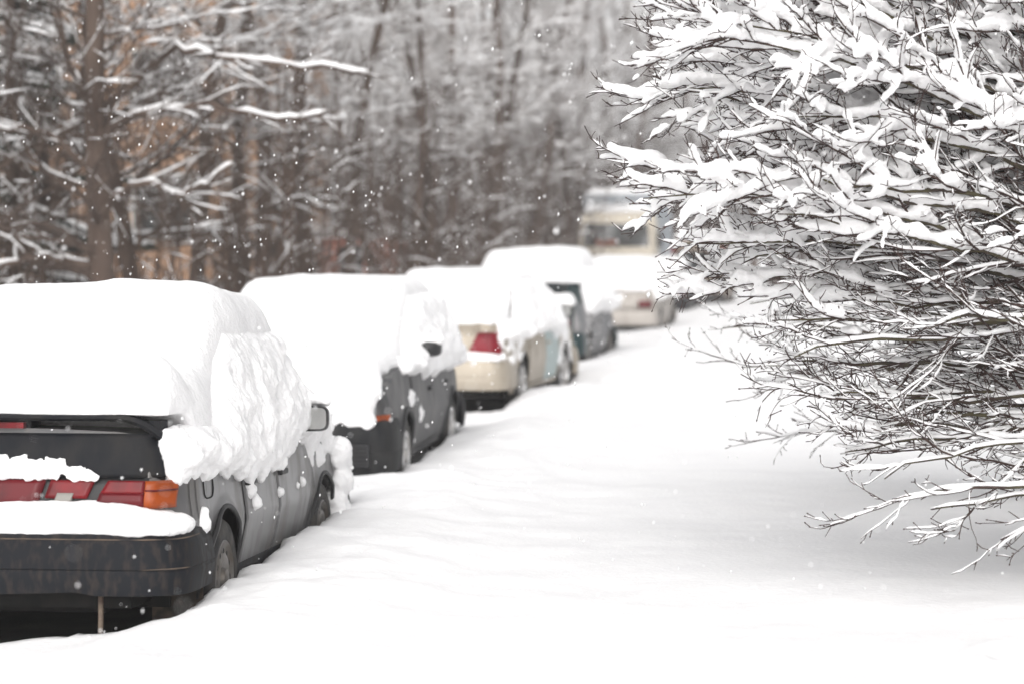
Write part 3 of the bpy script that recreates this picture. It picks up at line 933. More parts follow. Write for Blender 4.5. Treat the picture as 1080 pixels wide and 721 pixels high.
def car_six():
    c = Car(L=4.2, yf=[(.2,4.13),(.45,4.2),(.72,4.18),(.85,4.1)])
    root = empty('parked_car', (0, 0, 0))
    tag(root, 'black car showing a red tail light and a snow strip on its bumper', 'car', 'cars parked along the snowy street')
    c.body(root, M['paint_black']); c.cabin(root, M['paint_black']); c.wheels(root, 'steel')
    c.bumper(root, M['paint_black'], z0=.28, z1=.58, out=.08, ret=.45)
    c.bumper(root, M['paint_black'], front=True, z0=.26, z1=.56, out=.06, ret=.45)
    rear_lamps(c, root, .52, .76, .66, .88)
    c.side_trim(root, [1.2, 2.0, 3.0]); c.mirror(root, 1, 2.86, 1.03); c.mirror(root, -1, 2.86, 1.03)
    c.top_snow(root, T=.24, y0=.08, y1=4.0, over=.06, seed=42, voxel=.035, smooth=10)
    mb = MB(); ys = [-.09+.28*k/16 for k in range(17)]
    slab(mb, lambda y: -.76, lambda y: .76, ys, lambda x, y: .58, lambda x, y: .07, nx=30, R_edge=.1, end_r=.08)
    snow_volume(mb, 'bumper_snow', M['snow'], root, .025, (), 3)
    place(root, 3.75, 57.5, 10)

def van():
    root = empty('parked_van', (0, 0, 0))
    tag(root, 'tall brown van with a high red tail lamp, farthest along the kerb', 'van')
    W, L, H = .84, 4.6, 2.15
    mb = MB(); rows = []
    for y in [0, .03, .12, .4, 1, 2, 3.2, 3.6, 4.2, 4.5, L]:
        h = H if y < 3.3 else (H-.75*(y-3.3)/.5 if y < 3.8 else 1.30-.35*(y-3.8)/.8)
        if y < .1: h -= (.1-y)*1.2
        k = 1-(.08 if y in (0, L) else .03 if y in (.03, 4.5) else 0)
        prof = [(.30, .93), (.5, 1.0), (1.05, 1.0), (1.2, .985), (max(1.25, h-.25), .90), (h-.08, .84), (h-.02, .72), (h, .4)]
        half = [(W*k*f, y, min(z, h)) for z, f in prof]
        rows.append(half+[(-x, yy, z) for x, yy, z in reversed(half)])
    mb.grid(rows)
    for e in (0, -1):
        b = len(mb.v); mb.v.extend(rows[e]); n = len(rows[e])
        for k in range(n//2-1): mb.f.append((b+k, b+k+1, b+n-2-k, b+n-1-k))
    mb.build('body', M['paint_brown'], root, recalc=True, angle=40)
    u = MB(); u.box(-.6, .6, .2, 4.3, .2, .4); u.build('underbody', M['under'], root, smooth=False)
    g = MB(); g.box(-.62, .62, -.012, .01, 1.22, 1.75); g.build('rear_window', M['glass'], root, smooth=False)
    for sd in (1, -1):
        t = MB(); t.box(*sorted((sd*.66, sd*.775)), -.02, .06, 1.70, 1.92); t.build('tail_light', M['red'], root, smooth=False)
        w = MB(); w.box(*sorted((sd*.775, sd*.80)), 1.0, 2.9, 1.25, 1.72); w.build('side_window', M['glass'], root, smooth=False)
    bp = MB(); bp.box(-.80, .80, -.08, .06, .30, .52); o = bp.build('rear_bumper', M['trim'], root, smooth=False)
    bv = o.modifiers.new('b', 'BEVEL'); bv.width = .03; bv.segments = 3
    dm = Car(wr=.33, axr=.8, axf=3.7, W=.84); dm.wheels(root, 'steel')
    mb = MB(); ys = [.0+3.4*k/40 for k in range(41)]
    slab(mb, lambda y: -.70, lambda y: .70, ys, lambda x, y: H-.02, lambda x, y: .22, nx=24, R_edge=.2, end_r=.2)
    snow_volume(mb, 'snow_cover', M['snow'], root, .04, ((.4, .05, .5),), 6)
    place(root, 5.45, 64.5, 9)

def truck():
    root = empty('parked_truck', (0, 0, 0))
    tag(root, 'cream lorry with dark windscreen and grey cargo box far down the street', 'truck')
    # faces the viewer: local y- is the nose
    W = 1.22
    mb = MB(); rows = []
    for (z, y0, w) in ((.55, .10, .98), (.62, .02, 1.0), (1.6, .0, 1.0), (1.85, .06, .99), (2.75, .30, .94), (2.95, .42, .90), (3.0, .6, .84)):
        rows.append([(-W*w, 1.9, z), (-W*w, y0+.10, z), (-W*w+.08, y0, z), (W*w-.08, y0, z), (W*w, y0+.10, z), (W*w, 1.9, z)])
    mb.grid(rows, closed=True)
    mb.f.append(tuple(len(mb.v)-6+i for i in range(6)))
    mb.build('cab', M['paint_cream'], root, recalc=True, angle=30)
    g = MB()
    def yf(z): return .06+(z-1.85)*.24/.90-.012
    g.add([(-1.05, yf(1.90), 1.90), (1.05, yf(1.90), 1.90), (1.0, yf(2.62), 2.62), (-1.0, yf(2.62), 2.62)], [(0, 1, 2, 3)])
    o = g.build('windscreen', M['glass'], root, smooth=False); o.modifiers.new('t', 'SOLIDIFY').thickness = .008
    wp = MB(); wp.box(-.03, .03, yf(2.25)-.12, yf(2.25)+.12, 1.9, 2.62); 
    it = MB(); it.box(-.62, .02, -.02, .03, 1.93, 2.10); it.build('orange_sunblind', M['amber'], root, smooth=False)
    gr = MB(); gr.box(-.8, .8, -.02, .05, 1.0, 1.55); gr.build('radiator_grille', M['plate'], root, smooth=False)
    for sd in (1, -1):
        h = MB(); h.tube([(sd*.92, .02, .88), (sd*.92, -.03, .88)], .12, 20); h.build('headlight', M['headlens'], root, angle=40)
        m_ = MB(); m_.box(*sorted((sd*1.28, sd*1.45)), .12, .20, 1.9, 2.35); m_.build('mirror', M['trim'], root, smooth=False)
    bp = MB(); bp.box(-1.2, 1.2, -.12, .12, .45, .72); bp.build('front_bumper', M['trim'], root, smooth=False)
    bx = MB(); bx.box(-1.25, 1.25, 2.1, 7.8, 1.05, 3.6)
    o = bx.build('cargo_box', M['box_grey'], root, smooth=False); bv = o.modifiers.new('b', 'BEVEL'); bv.width = .04; bv.segments = 2
    ch = MB(); ch.box(-.5, .5, .4, 7.6, .55, .95); ch.build('chassis', M['under'], root, smooth=False)
    dm = Car(wr=.48, axr=1.0, axf=5.6, W=1.2); dm.wheels(root, 'steel')
    mb = MB(); ys = [.38+1.55*k/24 for k in range(25)]
    slab(mb, lambda y: -1.05, lambda y: 1.05, ys, lambda x, y: 2.98, lambda x, y: .26, nx=24, R_edge=.22, end_r=.2)
    ys2 = [2.12+5.6*k/30 for k in range(31)]
    slab(mb, lambda y: -1.2, lambda y: 1.2, ys2, lambda x, y: 3.6, lambda x, y: .18, nx=24, R_edge=.2, end_r=.2)
    snow_volume(mb, 'snow_cover', M['snow'], root, .05, ((.4, .05, .5),), 5)
    place(root, 3.25, 69, 8)

# ----------------------------------------------------------------- ground
ROWA = R(6.3)
def to_row(x, y):
    """along / across co-ordinates of the parked row (0 = right flank of the cars)"""
    a = R(7.2)
    px, py = x+1.345, y-10.1
    return px*math.sin(a)+py*math.cos(a)+10.1, px*math.cos(a)-py*math.sin(a)

CARS = [(-2.214, 9.331, 5.6, 4.1, .80), (-1.24, 19.2, 186.0, 4.05, .80), (-.92, 23.4, 11.5, 4.55, .84), (.12, 31.2, 9.5, 4.25, .85), (2.0, 43.5, 9.5, 4.3, .83), (3.75, 57.5, 10, 4.2, .8), (5.45, 64.5, 9, 4.6, .8), (3.25, 69, 8, 7.8, 1.2)]
def sstep(a, b, x):
    t = min(1, max(0, (x-a)/(b-a))); return t*t*(3-2*t)
def snow_h(x, y):
    s, t = to_row(x, y)
    h = .20+.05*fbm(x*.35, y*.35, 3.3, 3)+.010*fbm(x*1.5, y*1.5, 1.3, 3)
    # long bank thrown up along the right side of the cars
    h += .07*math.exp(-((t-.45)/.5)**2)*(1+.5*nz(s*.6, .3))
    h += .05*sstep(1.5, 4, t)
    if y < 45: h += .042*fbm(x*2.2, y*2.2, 5.5, 4)*math.exp(-((t-.3)/.9)**2)+.003*fbm(x*.9, y*1.4, 6.5, 3)
    if y < 60 and -1 < x < 7:
        h += .005*fbm(x*5, y*5, 8.8, 2)
    # faint old footprints across the open snow
    for (fx, fy) in FEET:
        d = math.hypot((x-fx)/.16, (y-fy)/.22)
        if d < 2.2: h += -.10*math.exp(-d*d*1.6)+.03*math.exp(-((d-1.25)/.35)**2)
    # scraped hollow between the second and third car
    d = math.hypot((x+.35)/.7, (y-21.3)/1.1)
    if d < 2: h -= .17*math.exp(-d*d*1.6)
    h -= .15*math.exp(-((x+2.45)/.75)**2-((y-8.7)/1.0)**2)
    h -= .16*math.exp(-((x+.75)/1.0)**2-((y-22.9)/.8)**2)
    h -= .15*math.exp(-((x-.85)/.5)**2-((y-26.4)/.9)**2)
    # bare ground under the cars
    for (cx, cy, hd, L, W) in CARS:
        if abs(x-cx) > 6 or abs(y-cy) > 9: continue
        a = R(hd); dx, dy = x-cx, y-cy
        lx = dx*math.cos(a)-dy*math.sin(a); ly = dx*math.sin(a)+dy*math.cos(a)
        ex = abs(lx)-W+.06; ey = max(-ly+.02, ly-L+.10)
        e = max(ex, ey)+.05*nz(x*5, y*5, 2.0)+.03*nz(x*14, y*14, 2.0)
        k = sstep(.10, -.08, e)
        h = h*(1-k)-.12*k
    return h

FEET = []
_r = random.Random(3)
for k in range(10):
    FEET.append((2.0+.33*k+_r.uniform(-.1, .1), 8.1+.10*k*(1 if k % 2 else .3)+(.2 if k % 2 else 0)))
for k in range(7):
    FEET.append((3.0+_r.uniform(-1.4, 1.6), 7.4+_r.uniform(0, 3.2)))

def axis(segs):
    out = [segs[0][0]]
    for (a, b, st) in segs:
        n = max(1, round((b-a)/st))
        out += [a+(b-a)*(i+1)/n for i in range(n)]
    return out
def ground():
    xs = axis([(-240,-40,20),(-40,-12,2),(-12,-5,.4),(-5,-3.4,.10),(-3.4,.9,.045),(.9,4.6,.055),(4.6,9,.16),(9,20,1),(20,60,4),(60,240,20)])
    ys = axis([(-60,0,6),(0,4,.4),(4,6.4,.08),(6.4,14.6,.045),(14.6,26,.07),(26,40,.16),(40,80,.5),(80,130,5),(130,330,20)])
    rows = [[(x, y, snow_h(x, y)) for x in xs] for y in ys]
    mb = MB(); mb.grid(rows)
    o = mb.build('snow_ground', M['snow_ground']); tag(o, kind='structure')
    # asphalt below the cars
    r = MB()
    a = R(7.2); d = Vector((math.sin(a), math.cos(a))); n = Vector((math.cos(a), -math.sin(a)))
    p = Vector((-1.345, 10.1))
    q = [p+d*-4+n*.6, p+d*75+n*.6, p+d*75-n*6, p+d*-4-n*6]
    r.add([(v.x, v.y, -.08) for v in q], [(3, 2, 1, 0)])
    o = r.build('road', M['asphalt'], smooth=False); tag(o, kind='structure')
    if o.data.polygons[0].normal.z < 0: o.data.flip_normals()

# ------------------------------------------------------------------ plants
def walk(rg, p, d, L, n, jit, trop, up=0.0):
    """polyline: d wanders, trop bends it (z per unit length); up is an extra curl at the tip"""
    pts = [tuple(p)]; d = Vector(d).normalized(); p = Vector(p)
    st = L/n
    for i in range(n):
        q = (i+1)/n
        d = d+Vector((rg.gauss(0, jit), rg.gauss(0, jit), rg.gauss(0, jit)+(trop+up*q*q)*st))
        d.normalize(); p = p+d*st; pts.append(tuple(p))
    return pts
def along(pts, q):
    f = q*(len(pts)-1); i = min(int(f), len(pts)-2); a = Vector(pts[i]); b = Vector(pts[i+1])
    return a.lerp(b, f-i), (b-a).normalized()

def ridge(mb, pts, w, h, rg, off=0.0, n=5, keep=1.0, steep=.75):
    """thin snow lying along the top of a twig: low rounded ridge, broken where the twig is steep"""
    run = []
    def flush():
        if len(run) >= 2:
            m = len(run); b = len(mb.v)
            for i, (p, sx, sy, ww, hh) in enumerate(run):
                e = .25 if i in (0, m-1) else 1
                for (a, c) in ((-1, -.15), (-.75, .55), (0, 1), (.75, .55), (1, -.15)):
                    mb.v.append((p[0]+sx*a*ww*e, p[1]+sy*a*ww*e, p[2]+off+c*hh*e))
            for i in range(m-1):
                for k in range(4): mb.f.append((b+i*5+k, b+i*5+k+1, b+(i+1)*5+k+1, b+(i+1)*5+k))
                mb.f.append((b+i*5+4, b+i*5, b+(i+1)*5, b+(i+1)*5+4))
            mb.f.append((b, b+1, b+2, b+3, b+4)); e = b+(m-1)*5; mb.f.append((e+4, e+3, e+2, e+1, e))
        run.clear()
    for i in range(len(pts)):
        a = pts[max(i-1, 0)]; c = pts[min(i+1, len(pts)-1)]
        tx, ty, tz = c[0]-a[0], c[1]-a[1], c[2]-a[2]
        hl = math.hypot(tx, ty); L = math.hypot(hl, tz) or 1e-9
        if abs(tz)/L > steep or rg.random() > keep: flush(); continue
        sx, sy = (-ty/hl, tx/hl) if hl > 1e-9 else (1, 0)
        k = (1-abs(tz)/L)**.5*rg.uniform(.65, 1.3)
        run.append((pts[i], sx, sy, w*k, h*k))
    flush()

def tree_proto(seed, H=9.0, r=.13, limbs=30, subs=8, twigs=5, low=.13, limb_len=2.6, droop=-.12, lean=0.0, fine=True, sn=1.0, elev=(.0,.7)):
    rg = random.Random(seed)
    wood = MB(); snow = MB(); trunkm = MB()
    tp = walk(rg, (0, 0, -.1), (lean, 0, 1), H, 14, .06, .16)
    tr = [r*(1-.85*i/14)+.01 for i in range(15)]; tr[0] *= 1.35
    trunkm.tube(tp, tr, 10 if fine else 6)
    for k in range(limbs):
        q = low+(1-low)*((k+rg.random())/limbs)
        p, d = along(tp, min(q, .995))
        az = rg.uniform(0, 2*math.pi)
        el = rg.uniform(*elev)+.5*q
        dv = (math.cos(az)*math.cos(el), math.sin(az)*math.cos(el), math.sin(el))
        L = limb_len*(1.15-.75*q)*rg.uniform(.6, 1.25)
        rb = max(.012, r*(1-.85*q)*rg.uniform(.25, .42))
        n = 7 if fine else 5
        lp = walk(rg, p, dv, L, n, .16, droop, .25)
        kp = .26+.70*sstep(1.4, 4.4, p.z)
        wood.tube(lp, [rb*(1-.8*i/n) for i in range(n+1)], 5 if fine else 3, cap=False)
        ridge(snow, lp, max(.018, rb*.8)*sn, max(.024, rb*.85)*sn, rg, off=rb*.6, steep=.9, keep=.3+.7*kp)
        for j in range(subs):
            q2 = .15+.85*(j+rg.random())/subs
            p2, d2 = along(lp, min(q2, .99))
            sv = Vector((rg.gauss(0, 1), rg.gauss(0, 1), rg.gauss(.1, .5))).normalized()
            dd = (d2+sv*.9).normalized()
            L2 = L*rg.uniform(.22, .5)*(1.1-.5*q2)
            n2 = 4 if fine else 3
            bp = walk(rg, p2, dd, L2, n2, .14, -.1, .5)
            r2 = max(.006, rb*.35)
            wood.tube(bp, [r2*(1-.7*i/n2) for i in range(n2+1)], 3, cap=False)
            ridge(snow, bp, .020*sn, .028*sn, rg, off=r2*.6, keep=kp, steep=.88)
            for t in range(twigs):
                p3, d3 = along(bp, min(.99, .2+.8*(t+rg.random())/twigs))
                sv = Vector((rg.gauss(0, 1), rg.gauss(0, 1), rg.gauss(.1, .5))).normalized()
                tw = walk(rg, p3, (d3+sv*.9), L2*rg.uniform(.3, .6), 2, .15, -.1, .5)
                wood.tube(tw, [.006, .0045, .003], 3, cap=False)
                ridge(snow, tw, .013*sn, .018*sn, rg, off=.004, keep=kp, steep=.88)
    return trunkm, wood, snow

def conifer_proto(seed, H=9, R0=2.0):
    rg = random.Random(seed)
    trunkm = MB(); nd = MB(); snow = MB()
    trunkm.tube([(0, 0, -.1), (0, 0, H)], [.14, .02], 8)
    for k in range(90):
        q = (k+.5)/90; z = .5+(H-.6)*q; az = rg.uniform(0, 6.283); L = R0*(1-q)*rg.uniform(.7, 1.1)+.15
        lp = walk(rg, (0, 0, z), (math.cos(az), math.sin(az), -.15), L, 5, .06, -.15, .3)
        trunkm.tube(lp, [.02, .018, .014, .01, .008, .004], 4, cap=False)
        for j in range(26):
            p, d = along(lp, min(.99, .1+.9*j/26)); sv = Vector((-d.y, d.x, 0))*(1 if j % 2 else -1)
            e = p+(sv*.8+d*.6)*.22*(1.1-.6*j/26)+Vector((0, 0, -.06))
            nd.tube([tuple(p), tuple((p+e)/2+Vector((0, 0, .015))), tuple(e)], [.03, .035, .01], 4, cap=False)
        ridge(snow, lp, .09, .07, rg, off=.02, keep=.85)
    return trunkm, nd, snow

def put_tree(name, protos, loc, rz, sc, label, group, mats):
    root = empty(name, loc, rz); root.scale = (sc, sc, sc)
    tag(root, label, 'tree', group)
    for nm, me in protos.items():
        o = bpy.data.objects.new(nm, me); COL.objects.link(o); o.parent = root
    return root

def forest():
    def proto(tag_, barkm, **k):
        t, w, s = tree_proto(**k)
        out = {}
        for nm, mb, m in (('trunk', t, barkm), ('branches', w, barkm), ('branch_snow', s, M['snow_twig'])):
            me = mb.mesh(nm+tag_); me.materials.append(m); me.polygons.foreach_set('use_smooth', [True]*len(me.polygons)); out[nm] = me
        return out
    A = proto('_spreading', M['bark_tree'], seed=1, H=9, r=.155, limbs=38, subs=11, twigs=8, low=.15, limb_len=2.6, droop=-.12, sn=1.05)
    B = proto('_slender', M['bark_dark'], seed=2, H=9, r=.10, limbs=36, subs=9, twigs=7, low=.14, limb_len=2.1, droop=-.08, sn=.95)
    C_ = proto('_forked', M['bark_tree'], seed=3, H=8.5, r=.12, limbs=36, subs=10, twigs=7, low=.2, limb_len=2.5, droop=-.05, lean=.10, sn=1.05, elev=(.2,.9))
    D = proto('_tall', M['bark_dark'], seed=4, H=11, r=.12, limbs=36, subs=9, twigs=7, low=.22, limb_len=2.4, droop=-.1, sn=.95)
    spots = [  # px, distance, prototype, scale, label
        (102, 24.0, A, 1.0, 'thick bare trunk with long snowy limbs, standing left of the ochre wall'),
        (150, 26.5, C_, .95, 'leaning bare tree just right of the thick left trunk, limb curving low'),
        (-30, 24.5, C_, 1.0, 'snow laden bare tree cut by the left edge of the view'),
        (52, 29.0, B, 1.0, 'slender dark tree between the left edge and the thick trunk'),
        (205, 32.0, D, .95, 'tall dark tree in front of the right end of the ochre patch'),
        (262, 34.0, B, 1.05, 'slender dark tree rising above the gap between the two nearest cars'),
        (318, 38.0, A, .95, 'broad snowy tree above the roof of the second car'),
        (368, 42.0, D, 1.0, 'dark tree beside the salmon pink hut'),
        (402, 47.0, C_, 1.0, 'leaning tree just right of the salmon pink hut'),
        (440, 45.0, B, 1.1, 'slender dark tree above the beige saloon'),
        (478, 52.0, A, 1.0, 'broad pale tree above the tail of the beige saloon'),
        (520, 55.0, D, 1.05, 'tall tree above the snow cap of the teal car'),
        (556, 62.0, C_, 1.15, 'hazy leaning tree above the right half of the teal car'),
        (604, 66.0, D, 1.1, 'thin dark trunk just left of the cream lorry'),
        (582, 76.0, B, 1.3, 'slender hazy tree left of the thin dark trunk beside the lorry'),
        (640, 88.0, A, 1.4, 'pale hazy tree towering behind the cream lorry'),
        (690, 96.0, C_, 1.5, 'palest leaning tree showing beside the top of the shrub'),
    ]
    rg = random.Random(5)
    for (px, Z, pr, sc, lab) in spots:
        x = (px-540)/2320*Z
        tr_ = put_tree('bare_tree', pr, (x, Z, .1), rg.uniform(0, 6.28) if px != 102 else 0.0, sc, lab, 'bare trees edging the wood', None)
        if px == 102:
            r2 = random.Random(77)
            for pts in ([(0,0,3.1),(.5,-.1,3.55),(.9,-.2,3.85),(1.5,-.3,3.72),(2.3,-.5,3.62),(3.2,-.6,3.50)], [(0,0,2.0),(.30,-.3,2.28),(.65,-.4,2.42),(.95,-.5,2.25),(1.3,-.6,2.38),(1.65,-.7,2.62)],
                        [(0,0,2.5),(-.5,-.2,2.95),(-1.1,-.3,3.0),(-1.7,-.4,2.75)], [(0,0,2.9),(.6,-.3,3.15),(1.3,-.4,3.22),(2.0,-.4,3.05),(2.7,-.4,3.12)], [(0,0,1.5),(-.5,-.3,1.62),(-1.0,-.3,1.5),(-1.5,-.4,1.75)]):
                fine = []
                for i in range(len(pts)-1):
                    for q in range(5):
                        fine.append(tuple(Vector(pts[i]).lerp(Vector(pts[i+1]), q/5)+Vector((r2.gauss(0,.012), r2.gauss(0,.012), r2.gauss(0,.015)))))
                w_ = MB(); sn_ = MB(); nn = len(fine)
                w_.tube(fine, [.055*(1-.75*i/nn) for i in range(nn)], 6); ridge(sn_, fine, .034, .042, r2, off=.028, steep=.95, keep=.93)
                for j in range(26):
                    p2, d2 = along(fine, .15+.84*r2.random())
                    tw = walk(r2, p2, d2+Vector((r2.gauss(0,.7), r2.gauss(0,.7), r2.gauss(.1,.6))), r2.uniform(.3,.9), 5, .15, -.1, .5)
                    w_.tube(tw, [.010,.009,.008,.006,.005,.003], 4, cap=False); ridge(sn_, tw, .017, .022, r2, off=.006, keep=.85)
                lo = w_.build('long_limb', M['bark_tree'], tr_); sn_.build('limb_snow', M['snow_twig'], lo)
    # dark conifer at the left edge
    t, nd, s = conifer_proto(4)
    root = empty('conifer_tree', (-6.35, 28.0, .1)); tag(root, 'dark conifer with snowy boughs at the upper left edge', 'tree')
    t.build('trunk', M['bark_dark'], root); nd.build('needles', M['needle'], root, smooth=False); s.build('bough_snow', M['snow_twig'], root)
    # the wood behind, reading as one mass
    lows = [tree_proto(seed=20+i, H=9+i, r=.11, limbs=26, subs=7, twigs=5, low=.12, limb_len=2.6, droop=-.08, fine=False, sn=1.4) for i in range(4)]
    wv, wf, sv_, sf = [], [], [], []
    nw = ns = 0
    la = [(np.array(t.v+w.v), [f for f in t.f]+[tuple(i+len(t.v) for i in f) for f in w.f], np.array(s.v), s.f) for t, w, s in lows]
    wood = MB(); snow = MB()
    for k in range(135):
        s_ = 34+(k/135)**.9*95+rg.uniform(-3, 3)
        a = R(8.0); off = -4.5-rg.random()**1.3*22
        x = -2.0+math.sin(a)*(s_-10)+math.cos(a)*off; y = s_*math.cos(a)-math.sin(a)*off*.3
        if k > 95: x = rg.uniform(3, 26)*(.5 if k % 2 else 1); y = rg.uniform(92, 135)
        px = 540+2320*x/y
        if (112 < px < 222 and k % 5) or (x < -5 and 47 < y < 64): continue
        w_, wf_, s2, sf_ = la[k % 4]
        ang = rg.uniform(0, 6.28); sc = rg.uniform(.85, 1.35)*(1.25 if y > 85 else 1)
        ca, sa = math.cos(ang)*sc, math.sin(ang)*sc
        for arr, fs, mb in ((w_, wf_, wood), (s2, sf_, snow)):
            o = np.empty_like(arr); o[:, 0] = arr[:, 0]*ca-arr[:, 1]*sa+x; o[:, 1] = arr[:, 0]*sa+arr[:, 1]*ca+y; o[:, 2] = arr[:, 2]*sc+.1
            mb.add(o.tolist(), fs)
    o = wood.build('distant_wood', M['bark_tree']); tag(o, 'dense bare wood behind the first row of trees', 'wood', kind='stuff')
    o2 = snow.build('distant_wood_snow', M['snow_twig']); tag(o2, 'snow frosting the branches of the distant wood', 'snow', kind='stuff')
    # thin upright undergrowth
    st = MB(); ss = MB()
    for k in range(2300):
        s_ = 25+rg.random()**1.2*75
        a = R(8.0); off = -3.6-rg.random()**1.2*16
        x = -2.0+math.sin(a)*(s_-10)+math.cos(a)*off; y = s_*math.cos(a)
        px = 540+2320*x/y
        if (116 < px < 215 and k % 4 and y > 27) or (348 < px < 394 and y < 57 and k % 6) or (x < -5 and 49.5 < y < 63): continue
        h = rg.uniform(1.6, 5.0); r0 = rg.uniform(.009, .026)
        p = walk(rg, (x, y, 0), (rg.gauss(0, .10), rg.gauss(0, .10), 1), h, 5, .05, .1)
        st.tube(p, [r0*(1-.13*i) for i in range(6)], 3, cap=False)
        for j in range(6):
            b, d = along(p, .2+.78*rg.random()); az = rg.uniform(0, 6.28)
            tw = walk(rg, b, (math.cos(az), math.sin(az), rg.uniform(.2, 1.2)), rg.uniform(.3, 1.0), 3, .12, -.05)
            st.tube(tw, [.008, .007, .005, .004], 3, cap=False)
            ridge(ss, tw, .018, .022, rg, off=.006, keep=.6, steep=.85)
    o = st.build('undergrowth', M['bark_brown']); tag(o, 'thin brown undergrowth stems below the trees', 'undergrowth', kind='stuff')
    o = ss.build('undergrowth_snow', M['snow_twig']); tag(o, 'snow caught on the undergrowth twigs', 'snow', kind='stuff')

# ------------------------------------------------ the snow-laden shrub, right
def bez(rg, p0, p1, p2, n, jit):
    out = []; j = Vector((0, 0, 0))
    for i in range(n+1):
        t = i/n
        p = p0*(1-t)**2+p1*2*t*(1-t)+p2*t*t
        if 0 < i: j = j*.6+Vector((rg.gauss(0, jit), rg.gauss(0, jit), rg.gauss(0, jit)))
        out.append(tuple(p+j))
    return out

def load_tube(mb, pts, r, rg, lift=.92, a=.12, b=.97, n=6):
    """rounded load of snow resting on top of a twig, swelling and thinning along it, with breaks"""
    L = sum((Vector(pts[i+1])-Vector(pts[i])).length for i in range(len(pts)-1))
    m = max(4, int(L/.016)); ph = rg.uniform(0, 100)
    run = []
    def flush():
        if len(run) >= 4:
            run[0] = (run[0][0], run[0][1]*.35); run[-1] = (run[-1][0], run[-1][1]*.35)
            run[1] = (run[1][0], run[1][1]*.8); run[-2] = (run[-2][0], run[-2][1]*.8)
            rows = []
            for i, (p, rr) in enumerate(run):
                q0 = run[max(i-1, 0)][0]; q1 = run[min(i+1, len(run)-1)][0]
                hx, hy = q1.x-q0.x, q1.y-q0.y; h = math.hypot(hx, hy) or 1
                sx, sy = -hy/h, hx/h
                rows.append([(p.x+sx*math.cos(t)*rr*1.15, p.y+sy*math.cos(t)*rr*1.15, p.z+rr*lift+math.sin(t)*rr*.95) for t in [2*math.pi*k/n for k in range(n)]])
            bb = len(mb.v); mb.grid(rows, closed=True)
            mb.f.append(tuple(bb+k for k in range(n))[::-1]); e = bb+(len(rows)-1)*n
            mb.f.append(tuple(e+k for k in range(n)))
        run.clear()
    for i in range(m+1):
        q = a+(b-a)*i/m
        p, d = along(pts, min(q, .999))
        w = nz(ph+i*.11, ph)
        k = (1-abs(d.z))**.5
        if abs(d.z) > .86 or w < -.42: flush(); continue
        run.append((p, r*(.85+.75*w)*(.55+.45*k)*(1-.35*max(0, q-.7)/.3)))
    flush()

